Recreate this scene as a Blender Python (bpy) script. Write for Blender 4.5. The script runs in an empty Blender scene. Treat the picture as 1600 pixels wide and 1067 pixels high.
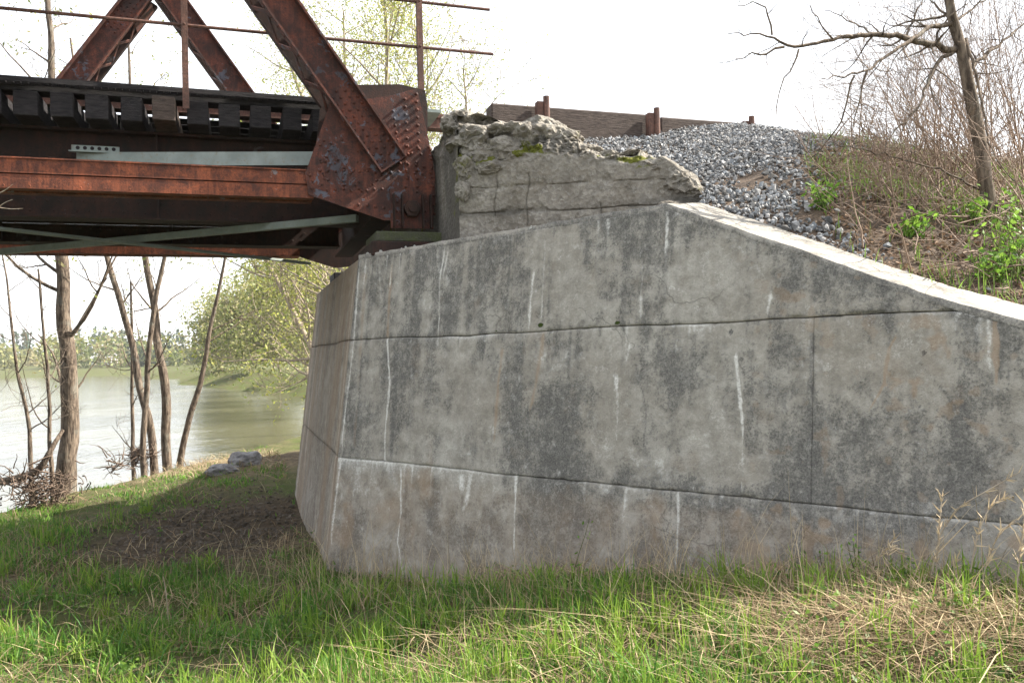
import bpy, bmesh, math, random
import numpy as np
from mathutils import Vector, Matrix

random.seed(7); RNG = np.random.default_rng(7)
S = bpy.context.scene
COL = S.collection

# ------------------------------------------------------------------ camera, sky, sun, exposure
F = 1291.0; CX = 800.0; CY = 533.5; EYE = 1.6
PITCH = math.radians(0.87); ROLL = math.radians(1.5)
fwd = np.array([0, math.cos(PITCH), math.sin(PITCH)])
up0 = np.array([0, -math.sin(PITCH), math.cos(PITCH)])
rt0 = np.array([1.0, 0, 0])
rt = rt0*math.cos(ROLL) - up0*math.sin(ROLL)
up = up0*math.cos(ROLL) + rt0*math.sin(ROLL)
cam = bpy.data.cameras.new('camera'); camo = bpy.data.objects.new('camera', cam); COL.objects.link(camo)
cam.sensor_width = 36; cam.lens = F/1600*36; cam.clip_start = 0.05; cam.clip_end = 3000
m = Matrix.Identity(4)
for i in range(3):
    m[i][0] = rt[i]; m[i][1] = up[i]; m[i][2] = -fwd[i]
m[2][3] = EYE
camo.matrix_world = m
S.camera = camo

SUN_AZ = math.radians(12); SUN_EL = math.radians(40)
w = bpy.data.worlds.new('World'); S.world = w; w.use_nodes = True
nt = w.node_tree; nt.nodes.clear()
sk = nt.nodes.new('ShaderNodeTexSky'); sk.sky_type = 'NISHITA'; sk.sun_disc = False
sk.sun_elevation = SUN_EL; sk.sun_rotation = math.pi/2 - SUN_AZ
sk.air_density = 1.0; sk.dust_density = 3.0; sk.ozone_density = 1.0
bg = nt.nodes.new('ShaderNodeBackground'); bg.inputs[1].default_value = 0.10
wo = nt.nodes.new('ShaderNodeOutputWorld')
# thin bright veil of high cloud over the blue
tc = nt.nodes.new('ShaderNodeTexCoord'); cn = nt.nodes.new('ShaderNodeTexNoise'); cn.inputs['Scale'].default_value = 2.2; cn.inputs['Detail'].default_value = 5
cr = nt.nodes.new('ShaderNodeMapRange'); cr.inputs[1].default_value = .3; cr.inputs[2].default_value = .7; cr.inputs[3].default_value = .72; cr.inputs[4].default_value = .92
mx = nt.nodes.new('ShaderNodeMix'); mx.data_type = 'RGBA'; mx.inputs[7].default_value = (5.6, 5.75, 5.9, 1)
nt.links.new(tc.outputs['Generated'], cn.inputs['Vector']); nt.links.new(cn.outputs[0], cr.inputs[0]); nt.links.new(cr.outputs[0], mx.inputs[0])
nt.links.new(sk.outputs[0], mx.inputs[6]); nt.links.new(mx.outputs[2], bg.inputs[0]); nt.links.new(bg.outputs[0], wo.inputs[0])
sl = bpy.data.lights.new('sun', 'SUN'); sl.energy = 5.0; sl.angle = math.radians(0.5); sl.color = (1.0, .93, .82)
so = bpy.data.objects.new('sun', sl); COL.objects.link(so); so.location = (20, 5, 30)
sdir = Vector((math.cos(SUN_AZ)*math.cos(SUN_EL), math.sin(SUN_AZ)*math.cos(SUN_EL), math.sin(SUN_EL)))
so.rotation_euler = sdir.to_track_quat('Z', 'Y').to_euler()
S.view_settings.view_transform = 'Standard'; S.view_settings.look = 'None'
S.view_settings.gamma = 1; S.view_settings.use_curve_mapping = False
S.view_settings.exposure = 1.78

# ------------------------------------------------------------------ helpers: positions
def ray(px, py):
    return fwd + rt*((px-CX)/F) - up*((py-CY)/F)
def at(px, py, d):                       # world point seen at a pixel of the photograph at depth d
    return np.array([0, 0, EYE]) + ray(px, py)*d
def onplane(px, py, p0, n):
    r = ray(px, py); c = np.array([0, 0, EYE]); p0 = np.array(p0); n = np.array(n)
    return c + r*(np.dot(p0-c, n)/np.dot(r, n))
def onz(px, py, z):
    return onplane(px, py, (0, 0, z), (0, 0, 1))

# ------------------------------------------------------------------ helpers: numpy noise
def _h(ix, iy, iz, seed):
    h = (ix.astype(np.uint32)*np.uint32(374761393) + iy.astype(np.uint32)*np.uint32(668265263)
         + iz.astype(np.uint32)*np.uint32(2147483647) + np.uint32((seed*1274126177) & 0xffffffff))
    h = (h ^ (h >> np.uint32(13)))*np.uint32(1274126177)
    h = (h ^ (h >> np.uint32(16)))*np.uint32(2246822519)
    return ((h ^ (h >> np.uint32(15))) & np.uint32(0xffffff)).astype(np.float64)/0xffffff
def vn(x, y, seed=0, z=None):
    x = np.asarray(x, float)+1000.0; y = np.asarray(y, float)+1000.0
    x, y = np.broadcast_arrays(x, y)
    ix = np.floor(x).astype(np.int64); iy = np.floor(y).astype(np.int64)
    fx = x-ix; fy = y-iy; fx = fx*fx*(3-2*fx); fy = fy*fy*(3-2*fy)
    if z is None:
        z0 = np.zeros_like(ix)
        a = _h(ix, iy, z0, seed); b = _h(ix+1, iy, z0, seed); c = _h(ix, iy+1, z0, seed); d = _h(ix+1, iy+1, z0, seed)
        return (a*(1-fx)+b*fx)*(1-fy)+(c*(1-fx)+d*fx)*fy
    z = np.broadcast_to(np.asarray(z, float)+1000.0, x.shape); iz = np.floor(z).astype(np.int64); fz = z-iz; fz = fz*fz*(3-2*fz)
    r = 0
    for k, wz in ((0, 1-fz), (1, fz)):
        a = _h(ix, iy, iz+k, seed); b = _h(ix+1, iy, iz+k, seed); c = _h(ix, iy+1, iz+k, seed); d = _h(ix+1, iy+1, iz+k, seed)
        r = r + wz*((a*(1-fx)+b*fx)*(1-fy)+(c*(1-fx)+d*fx)*fy)
    return r
def fbm(x, y, seed=0, oct=4, z=None, gain=.5):
    s = 0; a = 1; t = 0
    for o in range(oct):
        s = s + a*vn(np.asarray(x)*2**o, np.asarray(y)*2**o, seed+o*17, None if z is None else np.asarray(z)*2**o)
        t += a; a *= gain
    return s/t
def sst(a, b, x):
    t = np.clip((x-a)/(b-a), 0, 1); return t*t*(3-2*t)

# ------------------------------------------------------------------ helpers: objects
def mesh_np(name, V, quads=None, tris=None, smooth=True, attrs=None):
    V = np.asarray(V, np.float32).reshape(-1, 3)
    nq = 0 if quads is None else len(quads); ntr = 0 if tris is None else len(tris)
    me = bpy.data.meshes.new(name)
    me.vertices.add(len(V)); me.vertices.foreach_set('co', V.ravel())
    me.loops.add(nq*4+ntr*3); me.polygons.add(nq+ntr)
    li = []
    if nq: li.append(np.asarray(quads, np.int32).ravel())
    if ntr: li.append(np.asarray(tris, np.int32).ravel())
    me.loops.foreach_set('vertex_index', np.concatenate(li))
    ls = np.concatenate([np.arange(nq)*4, nq*4+np.arange(ntr)*3]).astype(np.int32)
    me.polygons.foreach_set('loop_start', ls)
    me.polygons.foreach_set('use_smooth', np.full(nq+ntr, smooth, bool))
    if attrs:
        for k, a in attrs.items():
            at_ = me.attributes.new(k, 'FLOAT_COLOR', 'POINT')
            a = np.asarray(a, np.float32)
            if a.shape[1] == 3: a = np.hstack([a, np.ones((len(a), 1), np.float32)])
            at_.data.foreach_set('color', a.ravel())
    me.update(calc_edges=True)
    return me
def link(name, me, mat=None, parent=None):
    o = bpy.data.objects.new(name, me); COL.objects.link(o)
    if mat is not None and len(me.materials) == 0: me.materials.append(mat)
    if parent is not None:
        o.parent = parent
        b = base_of(parent)
        if b is not None and not me.get('_loc'):
            me.transform(Matrix.Translation(-b)); me['_loc'] = 1
    return o
def base_of(o):
    b = Vector((0, 0, 0))
    while o is not None:
        b = b + o.location; o = o.parent
    return b
def tag(o, label=None, cat=None, group=None, kind=None):
    if label: o['label'] = label
    if cat: o['category'] = cat
    if group: o['group'] = group
    if kind: o['kind'] = kind
    return o
def empty(name, loc, label, cat, group=None):
    o = bpy.data.objects.new(name, None); COL.objects.link(o); o.location = Vector([float(v) for v in loc])
    o.empty_display_size = .2
    return tag(o, label, cat, group)

class MB:                                   # collects boxes, bars, prisms and discs
    def __init__(s): s.v = []; s.f = []
    def add(s, vs, fs):
        n = len(s.v); s.v += [tuple(map(float, v)) for v in vs]; s.f += [tuple(i+n for i in f) for f in fs]; return s
    def hexa(s, p):                         # 8 points: bottom 4 then top 4, same winding
        return s.add(p, [(3, 2, 1, 0), (4, 5, 6, 7), (0, 1, 5, 4), (1, 2, 6, 5), (2, 3, 7, 6), (3, 0, 4, 7)])
    def box(s, T, a0, a1, b0, b1, c0, c1):  # T maps local (a,b,c) to world
        return s.hexa([T(a0, b0, c0), T(a1, b0, c0), T(a1, b1, c0), T(a0, b1, c0), T(a0, b0, c1), T(a1, b0, c1), T(a1, b1, c1), T(a0, b1, c1)])
    def bar(s, p, q, wdt, hgt, upv=(0, 0, 1)):
        p = np.array(p, float); q = np.array(q, float); d = (q-p)/np.linalg.norm(q-p)
        u_ = np.array(upv, float); x = np.cross(d, u_); x /= np.linalg.norm(x); y = np.cross(x, d)
        o = [(-.5, -.5), (.5, -.5), (.5, .5), (-.5, .5)]
        return s.hexa([p+x*a*wdt+y*b*hgt for a, b in o]+[q+x*a*wdt+y*b*hgt for a, b in o])
    def prism(s, pts, off):                 # polygon extruded by the vector off
        n = len(pts); off = np.array(off)
        P = [np.array(p, float) for p in pts]+[np.array(p, float)+off for p in pts]
        return s.add(P, [tuple(range(n))[::-1], tuple(range(n, 2*n))]+[(i, (i+1) % n, (i+1) % n+n, i+n) for i in range(n)])
    def cyl(s, p, q, r, n=10, r2=None):
        p = np.array(p, float); q = np.array(q, float); d = (q-p)/np.linalg.norm(q-p)
        h = np.array([0, 0, 1.]) if abs(d[2]) < .9 else np.array([1., 0, 0])
        x = np.cross(d, h); x /= np.linalg.norm(x); y = np.cross(d, x); r2 = r if r2 is None else r2
        A = [2*math.pi*i/n for i in range(n)]
        V = [p+(x*math.cos(t)+y*math.sin(t))*r for t in A]+[q+(x*math.cos(t)+y*math.sin(t))*r2 for t in A]
        return s.add(V, [tuple(range(n))[::-1], tuple(range(n, 2*n))]+[(i, (i+1) % n, (i+1) % n+n, i+n) for i in range(n)])
    def dome(s, p, nrm, r, n=6):
        p = np.array(p, float); d = np.array(nrm, float)
        h = np.array([0, 0, 1.]); x = np.cross(d, h); x /= np.linalg.norm(x); y = np.cross(d, x)
        V = []
        for k, (rr, hh) in enumerate(((1, 0), (.75, .5))):
            for i in range(n):
                t = 2*math.pi*i/n; V.append(p+(x*math.cos(t)+y*math.sin(t))*r*rr+d*r*hh*1.1)
        V.append(p+d*r*.8)
        fs = [(i, (i+1) % n, (i+1) % n+n, i+n) for i in range(n)]+[(n+i, n+(i+1) % n, 2*n) for i in range(n)]
        return s.add(V, fs)
    def build(s, name, mat, parent=None, bevel=0, smooth=False):
        me = bpy.data.meshes.new(name); me.from_pydata(s.v, [], s.f)
        bm = bmesh.new(); bm.from_mesh(me); bmesh.ops.recalc_face_normals(bm, faces=bm.faces)
        if bevel: bmesh.ops.bevel(bm, geom=bm.edges[:]+bm.verts[:], offset=bevel, segments=1, affect='EDGES', clamp_overlap=True)
        bm.to_mesh(me); bm.free()
        if smooth:
            for p in me.polygons: p.use_smooth = True
        return link(name, me, mat, parent)

class Tubes:                                # many tapering tubes gathered into one mesh
    def __init__(s): s.V = []; s.Q = []; s.n = 0
    def add(s, P, R, k=6, rough=0.0):
        P = np.asarray(P, float); R = np.asarray(R, float); m_ = len(P)
        if m_ < 2: return
        D = np.gradient(P, axis=0); D /= np.linalg.norm(D, axis=1)[:, None]+1e-9
        h = np.array([0.31, 0.95, 0.05]) if abs(D[0][2]) > .6 else np.array([0, 0, 1.])
        X = np.cross(D, h); X /= np.linalg.norm(X, axis=1)[:, None]+1e-9; Y = np.cross(D, X)
        t = np.arange(k)*2*math.pi/k
        rr = R[:, None]*(1+rough*(RNG.random((m_, k))-.5))
        V = P[:, None]+X[:, None]*(np.cos(t)[None, :, None]*rr[:, :, None])+Y[:, None]*(np.sin(t)[None, :, None]*rr[:, :, None])
        i = np.arange(m_-1)[:, None]*k; j = np.arange(k)[None]; j2 = (j+1) % k
        q = np.stack([i+j, i+j2, i+k+j2, i+k+j], -1).reshape(-1, 4)+s.n
        s.V.append(V.reshape(-1, 3)); s.Q.append(q); s.n += m_*k
    def build(s, name, mat, parent=None):
        if not s.V: return None
        me = mesh_np(name, np.concatenate(s.V), quads=np.concatenate(s.Q))
        return link(name, me, mat, parent)

def resample(P, R, step):
    P = np.asarray(P, float); R = np.asarray(R, float)
    L = np.concatenate([[0], np.cumsum(np.linalg.norm(np.diff(P, axis=0), axis=1))])
    n = max(3, int(L[-1]/step)+1); t = np.linspace(0, L[-1], n)
    # smooth interpolation (Catmull-like) by averaging linear samples
    Q = np.stack([np.interp(t, L, P[:, i]) for i in range(3)], 1); r = np.interp(t, L, R)
    if n > 4:
        for _ in range(2): Q[1:-1] = .25*Q[:-2]+.5*Q[1:-1]+.25*Q[2:]
    return Q, r

# ------------------------------------------------------------------ materials
def mat_new(name):
    m_ = bpy.data.materials.new(name); m_.use_nodes = True; t = m_.node_tree; t.nodes.clear()
    out = t.nodes.new('ShaderNodeOutputMaterial'); return m_, t, out
class N:
    def __init__(s, t): s.t = t
    def n(s, typ, **kw):
        x = s.t.nodes.new('ShaderNode'+typ)
        for k, v in kw.items():
            setattr(x, k, v)
        return x
    def l(s, a, b): s.t.links.new(a, b)
    def pos(s, scale=(1, 1, 1)):
        g = s.n('NewGeometry'); mp = s.n('Mapping'); mp.inputs['Scale'].default_value = scale; s.l(g.outputs['Position'], mp.inputs[0]); return mp.outputs[0]
    def noise(s, vec, sc, det=5, rough=.55, dist=0):
        x = s.n('TexNoise'); x.inputs['Scale'].default_value = sc; x.inputs['Detail'].default_value = det
        x.inputs['Roughness'].default_value = rough; x.inputs['Distortion'].default_value = dist; s.l(vec, x.inputs['Vector']); return x.outputs[0]
    def ramp(s, v, stops):
        r = s.n('ValToRGB'); e = r.color_ramp.elements
        while len(e) < len(stops): e.new(.5)
        for i, (p, c) in enumerate(stops):
            e[i].position = p; e[i].color = (c, c, c, 1) if isinstance(c, (int, float)) else tuple(c)+(1,)
        s.l(v, r.inputs[0]); return r.outputs[0]
    def mix(s, f, a, b, mode='MIX'):
        x = s.n('Mix'); x.data_type = 'RGBA'; x.blend_type = mode
        for ii, v in ((0, f), (6, a), (7, b)):
            sock = x.inputs[ii]
            if isinstance(v, (int, float)): sock.default_value = v if ii == 0 else (v, v, v, 1)
            elif isinstance(v, tuple): sock.default_value = v+(1,)
            else: s.l(v, sock)
        return x.outputs[2]
    def math(s, op, a, b=0.0, clamp=False):
        x = s.n('Math'); x.operation = op; x.use_clamp = clamp
        for sock, v in ((x.inputs[0], a), (x.inputs[1], b)):
            if isinstance(v, (int, float)): sock.default_value = v
            else: s.l(v, sock)
        return x.outputs[0]
    def bump(s, h, strength=.5, dist=.01, prev=None):
        b = s.n('Bump'); b.inputs['Strength'].default_value = strength; b.inputs['Distance'].default_value = dist; s.l(h, b.inputs['Height'])
        if prev is not None: s.l(prev, b.inputs['Normal'])
        return b.outputs[0]
    def bsdf(s, out, col, rough=.85, metal=0, normal=None, spec=.3):
        p = s.n('BsdfPrincipled')
        for sock, v in ((p.inputs['Base Color'], col), (p.inputs['Roughness'], rough), (p.inputs['Metallic'], metal), (p.inputs['Specular IOR Level'], spec)):
            if isinstance(v, tuple): sock.default_value = v+(1,)
            elif isinstance(v, (int, float)): sock.default_value = v
            else: s.l(v, sock)
        if normal is not None: s.l(normal, p.inputs['Normal'])
        s.l(p.outputs[0], out.inputs[0]); return p
    def attr(s, name):
        x = s.n('Attribute'); x.attribute_name = name; x.attribute_type = 'GEOMETRY'; return x

def m_concrete():
    m_, t, out = mat_new('weathered_concrete'); n = N(t); p = n.pos()
    a = n.attr('mask'); sep = n.n('SeparateColor'); n.l(a.outputs['Color'], sep.inputs[0])
    big = n.noise(p, 1.6, 5); med = n.noise(p, 9, 6, .65); fine = n.noise(p, 70, 5, .7); vf = n.noise(p, 260, 3, .6)
    base = n.mix(n.ramp(big, [(.3, 0), (.7, 1)]), (.295, .265, .225), (.45, .43, .39))
    base = n.mix(n.ramp(med, [(.38, 0), (.62, .75)]), base, (.22, .20, .17))
    base = n.mix(n.ramp(fine, [(.35, .35), (.62, 0)]), base, (.16, .15, .135))
    # lichen speckle eats through where the dark mask is strong
    dk = n.math('ADD', sep.outputs[0], n.math('MULTIPLY', n.math('SUBTRACT', fine, .5), 2.6))
    dk = n.math('ADD', dk, n.math('MULTIPLY', n.math('SUBTRACT', vf, .5), 1.6))
    dk = n.math('ADD', dk, n.math('MULTIPLY', n.math('SUBTRACT', med, .5), 1.1))
    dk = n.ramp(dk, [(.12, 0), (.38, .45), (.50, .85), (.95, 1)])
    pl = n.ramp(n.noise(p, 24, 8, .78, .5), [(.50, 0), (.66, 1)])
    vs = n.ramp(n.noise(n.pos((14, 14, .9)), 1.5, 5, .6), [(.35, 0), (.68, 1)])
    c = n.mix(n.math('MULTIPLY', dk, .86), base, n.mix(n.ramp(n.noise(p, 110, 6, .8), [(.40, 0), (.60, 1)]), (.035, .036, .037), (.155, .15, .142)))
    c = n.mix(n.math('MULTIPLY', pl, .5), c, (.43, .41, .37)); c = n.mix(n.math('MULTIPLY', vs, .22), c, (.13, .125, .12))
    c = n.mix(n.math('MULTIPLY', n.ramp(vf, [(.28, 1), (.42, 0)]), .6), c, (.045, .042, .04))
    br = n.ramp(n.math('ADD', sep.outputs[2], n.math('MULTIPLY', n.math('SUBTRACT', med, .5), .5)), [(.25, 0), (.8, 1)])
    c = n.mix(n.math('MULTIPLY', br, .55), c, (.27, .19, .125))
    wh = n.ramp(n.math('ADD', sep.outputs[1], n.math('MULTIPLY', n.math('SUBTRACT', n.math('ADD', fine, n.math('MULTIPLY', vf, .6)), .8), 1.5)), [(.25, 0), (1.05, 1)])
    c = n.mix(n.math('MULTIPLY', wh, n.ramp(n.noise(p, 45, 6, .8), [(.36, .15), (.56, .9)])), c, (.62, .61, .585))
    ms = n.ramp(n.math('ADD', a.outputs['Alpha'], n.math('MULTIPLY', n.math('SUBTRACT', fine, .5), 1.0)), [(.4, 0), (.6, 1)])
    c = n.mix(ms, c, (.035, .05, .012))
    wv_ = n.n('VectorMath'); wv_.operation = 'ADD'; nn_ = n.n('TexNoise'); nn_.inputs['Scale'].default_value = 2.5; nn_.inputs['Detail'].default_value = 6; n.l(p, nn_.inputs['Vector'])
    sc_ = n.n('VectorMath'); sc_.operation = 'SCALE'; sc_.inputs['Scale'].default_value = .55; n.l(nn_.outputs['Color'], sc_.inputs[0]); n.l(p, wv_.inputs[0]); n.l(sc_.outputs[0], wv_.inputs[1])
    vc = n.n('TexVoronoi'); vc.feature = 'DISTANCE_TO_EDGE'; vc.inputs['Scale'].default_value = 1.25; n.l(wv_.outputs[0], vc.inputs['Vector'])
    ck = n.math('MULTIPLY', n.ramp(vc.outputs[0], [(.002, 1), (.006, 0)]), n.ramp(big, [(.53, 0), (.62, .55)])); c = n.mix(ck, c, (.05, .046, .042))
    pits = n.n('TexVoronoi'); pits.inputs['Scale'].default_value = 38; n.l(p, pits.inputs['Vector'])
    pit = n.ramp(pits.outputs['Distance'], [(.06, 0), (.16, 1)])
    h = n.math('ADD', n.math('MULTIPLY', fine, .9), n.math('MULTIPLY', pit, .35)); h = n.math('ADD', h, n.math('MULTIPLY', vf, .25))
    n.bsdf(out, c, .93, 0, n.bump(h, .75, .006), .15); return m_
def m_rubble():
    m_, t, out = mat_new('broken_concrete'); n = N(t); p = n.pos()
    big = n.noise(p, 5, 5); med = n.noise(p, 22, 6, .7); fine = n.noise(p, 90, 4, .7)
    a = n.attr('mask'); sep = n.n('SeparateColor'); n.l(a.outputs['Color'], sep.inputs[0])
    base = n.mix(n.ramp(big, [(.35, 0), (.65, 1)]), (.19, .17, .14), (.31, .29, .255))
    base = n.mix(n.ramp(med, [(.4, .7), (.6, 0)]), base, (.12, .112, .10))
    v = n.n('TexVoronoi'); v.inputs['Scale'].default_value = 34; n.l(p, v.inputs['Vector'])
    agg = n.ramp(n.mix(1.0, v.outputs['Color'], 0.0, 'ADD'), [(.3, 0), (.9, 1)])
    base = n.mix(n.math('MULTIPLY', n.ramp(fine, [(.45, 0), (.55, 1)]), .35), base, n.mix(agg, (.13, .105, .085), (.42, .40, .37)))
    c = n.mix(n.math('MULTIPLY', n.ramp(n.math('ADD', sep.outputs[0], n.math('MULTIPLY', n.math('SUBTRACT', med, .5), .8)), [(.35, 0), (.7, 1)]), .75), base, (.07, .066, .06))
    ms = n.ramp(n.math('ADD', a.outputs['Alpha'], n.math('MULTIPLY', n.math('SUBTRACT', med, .5), .9)), [(.42, 0), (.58, 1)])
    c = n.mix(ms, c, n.mix(fine, (.05, .062, .012), (.16, .16, .03)))
    h = n.math('ADD', n.math('MULTIPLY', fine, .6), n.math('MULTIPLY', v.outputs['Distance'], .9)); h = n.math('ADD', h, med)
    n.bsdf(out, c, .95, 0, n.bump(h, .9, .014), .1); return m_
def m_rust(name, orange, dark, paint, pamt, dirt=0.0, shine=.62):
    m_, t, out = mat_new(name); n = N(t); p = n.pos()
    big = n.noise(p, 2.7, 6, .62); med = n.noise(p, 11, 6, .68, .6); fine = n.noise(p, 75, 5, .7); st = n.noise(n.pos((16, 16, 1.6)), 1.6, 5, .6)
    c = n.mix(n.ramp(med, [(.36, 0), (.62, 1)]), dark, orange)
    c = n.mix(n.math('MULTIPLY', n.ramp(fine, [(.42, 1), (.62, 0)]), .6), c, tuple(v*.35 for v in dark))
    c = n.mix(n.math('MULTIPLY', n.ramp(st, [(.5, 0), (.7, 1)]), .5), c, tuple(min(1, v*1.25) for v in orange))
    pm = n.ramp(n.math('ADD', big, n.math('MULTIPLY', n.math('SUBTRACT', med, .5), .9)), [(.63-pamt, 0), (.66-pamt, 1)])
    c = n.mix(n.math('MULTIPLY', pm, .85), c, paint)
    c = n.mix(n.math('MULTIPLY', n.ramp(n.noise(p, 4.2, 5, .6, .5), [(.44, 0), (.62, 1)]), .62), c, tuple(v*.55 for v in dark))
    spots = n.ramp(n.noise(p, 30, 5, .6), [(.60, 0), (.66, 1)])
    c = n.mix(n.math('MULTIPLY', spots, .55), c, tuple(v*.5 for v in dark))
    h = n.math('ADD', fine, n.math('MULTIPLY', pm, .5))
    n.bsdf(out, c, n.ramp(fine, [(.2, shine), (.8, .92)]), 0, n.bump(h, .55, .006), .3); return m_
def m_simple(name, c1, c2, sc=8, rough=.85, bump=.4, bd=.006, stretch=(1, 1, 1), c3=None, spec=.25, det=5):
    m_, t, out = mat_new(name); n = N(t); p = n.pos(stretch)
    a = n.noise(p, sc, det, .6); b = n.noise(p, sc*6, 4, .6)
    c = n.mix(n.ramp(a, [(.35, 0), (.65, 1)]), c1, c2)
    if c3: c = n.mix(n.ramp(b, [(.55, 0), (.7, 1)]), c, c3)
    n.bsdf(out, c, rough, 0, n.bump(n.math('ADD', a, n.math('MULTIPLY', b, .5)), bump, bd), spec); return m_
def m_attr(name, rough=.8, trans=0.0, sc=40, amp=.35, spec=.2):
    m_, t, out = mat_new(name); n = N(t); a = n.attr('tint').outputs['Color']
    nz = n.noise(n.pos(), sc, 3, .6)
    c = n.mix(1.0, a, n.ramp(nz, [(.25, 1-amp), (.75, 1.0+amp*.2)]), 'MULTIPLY')
    p = n.bsdf(out, c, rough, 0, None, spec)
    if trans:
        tr = n.n('BsdfTranslucent'); n.l(c, tr.inputs[0]); mx = n.n('MixShader'); mx.inputs[0].default_value = trans
        n.l(p.outputs[0], mx.inputs[1]); n.l(tr.outputs[0], mx.inputs[2]); n.l(mx.outputs[0], out.inputs[0])
    return m_
def m_bark(name, c1, c2, lich=(.3, .31, .27)):
    m_, t, out = mat_new(name); n = N(t); p = n.pos((1, 1, .22))
    a = n.noise(p, 34, 5, .65, .4); b = n.noise(n.pos(), 5, 4, .6)
    c = n.mix(n.ramp(a, [(.38, 0), (.62, 1)]), c1, c2); c = n.mix(n.ramp(b, [(.55, 0), (.72, .6)]), c, lich)
    n.bsdf(out, c, .9, 0, n.bump(a, .9, .02), .15); return m_
def m_water():
    m_, t, out = mat_new('river_water'); n = N(t)
    a = n.noise(n.pos((1, .35, 1)), 1.4, 5, .6); b = n.noise(n.pos((1, .3, 1)), .22, 3, .5); c = n.noise(n.pos((1, .5, 1)), 6, 3, .5)
    h = n.math('ADD', n.math('MULTIPLY', a, .5), n.math('MULTIPLY', b, 1.2)); h = n.math('ADD', h, n.math('MULTIPLY', c, .12))
    p = n.bsdf(out, n.mix(n.ramp(b, [(.3, 0), (.7, 1)]), (.07, .068, .045), (.095, .09, .06)), .10, 0, n.bump(h, .6, .14), .6)
    p.inputs['IOR'].default_value = 1.33; return m_

M = dict(
    concrete=m_concrete(), rubble=m_rubble(),
    rust_sunlit=m_rust('sunlit_rusted_chord_steel', (.31, .088, .040), (.09, .034, .024), (.21, .20, .21), -.04),  # brighter rust copy, grazing sunlight worked into the chord colour
    rust=m_rust('rusted_steel', (.16, .046, .026), (.038, .020, .018), (.085, .10, .13), .0),
    rust_shaded=m_rust('shade_darkened_rusted_steel', (.05, .020, .013), (.018, .011, .009), (.06, .055, .055), -.06),  # darker rust copy, the shade under the bridge put into its colour
    rail=m_rust('rusted_pipe', (.19, .095, .07), (.10, .055, .045), (.25, .2, .18), -.1),
    green=m_simple('pale_green_painted_steel', (.17, .20, .19), (.24, .28, .265), 6, .6, .2, .003, (1, 1, 1), (.2, .19, .16)),
    tie=m_simple('creosoted_timber', (.010, .009, .011), (.030, .027, .028), 12, .8, .8, .01, (1, 1, 5)),
    timber=m_simple('old_weathered_timber', (.045, .034, .03), (.11, .085, .072), 14, .9, .9, .012, (1, 1, 6), (.04, .03, .028)),
    soil=m_simple('bank_soil', (.05, .036, .026), (.12, .085, .06), 7, .95, .9, .03, (1, 1, 1), (.05, .035, .026)),
    mud=m_simple('dark_mud', (.05, .038, .03), (.09, .07, .055), 12, .8, .9, .02),
    stone=m_attr('crushed_stone', .8, 0, 60, .45, .35),
    grass=m_attr('grass_blades', .55, .38, 30, .15, .3), straw=m_attr('dead_grass', .75, .2, 30, .2, .2), leaf=m_attr('spring_leaves', .5, .45, 20, .15, .3),
    bark=m_bark('grey_brown_bark', (.05, .038, .03), (.19, .15, .115), (.2, .2, .17)),
    bark_pale=m_bark('pale_bark', (.16, .125, .09), (.36, .30, .23)),
    twig=m_simple('twig_bark', (.17, .115, .085), (.29, .22, .17), 20, .85, .2),
    rootw=m_simple('wet_root_wood', (.07, .05, .04), (.16, .115, .085), 20, .85, .2),
    far_twig=m_simple('far_twig_bark', (.20, .165, .12), (.32, .27, .21), 9, .9, .1),
    moss=m_simple('moss', (.03, .045, .01), (.09, .11, .02), 40, .95, .9, .01), mossy=m_simple('mossy_iron', (.05, .05, .04), (.06, .07, .03), 14, .95, .8, .01, (1, 1, 1), (.10, .09, .075)),
    pale_rock=m_simple('pale_rock', (.09, .09, .10), (.26, .255, .26), 9, .85, .9, .03, (1, 1, 1), (.12, .09, .07)),  # tone lowered in the colour to stand in for the bridge's shadow
    white=m_simple('white_house_paint', (.5, .5, .49), (.6, .6, .58), 2, .7, .05), roof=m_simple('grey_roof', (.25, .25, .26), (.32, .32, .33), 2, .8, .05),
    glass=m_simple('dark_window_glass', (.05, .055, .06), (.08, .085, .09), 1, .15, 0), water=m_water())

# ------------------------------------------------------------------ geometry frames
U = np.array([.755, -.656, 0]); U /= np.linalg.norm(U)
NW = np.array([-.656, -.755, 0]); NW /= np.linalg.norm(NW)          # outward normal of the wing wall
C1 = np.array([-1.31, 6.4, 0]); ZREF = 1.3
A = np.array([-.949, -.316, 0]); A /= np.linalg.norm(A)            # along the bridge, over the river
NB = np.array([-A[1]*-1, A[0]*-1, 0]); NB = np.array([-.316, .949, 0])  # across the bridge, away from us
O = np.array([-.82, 6.6, 0])
def BR(a, c, z): return O + A*a + NB*c + np.array([0, 0, z])
BAT = .13
_v = np.linalg.solve(np.array([A[:2], NW[:2]]), np.array([BAT, BAT]))   # offset of the corner per metre of fall
def corner(z): return C1 + np.array([_v[0], _v[1], 0])*(ZREF-z) + np.array([0, 0, z])
FD = np.array([-.316, .949, 0])
def _uz(px, py):
    p = onplane(px, py, C1+np.array([0, 0, ZREF]), NW+np.array([0, 0, BAT])); return float(np.dot(p-C1, U)), float(p[2])
_k = [_uz(1040, 318), _uz(1250, 392), _uz(1462, 464), _uz(1600, 500)]
ZTU = [0, _k[0][0], _k[2][0], _k[3][0], 7.0]; ZTZ = [2.405, _k[0][1], _k[2][1], _k[3][1], _k[3][1]-.29*(7.0-_k[3][0])]
print('top', ZTU, ZTZ, _k[1], _uz(575, 398), _uz(850, 350))
def zt(u): return np.interp(u, ZTU, ZTZ)
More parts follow.
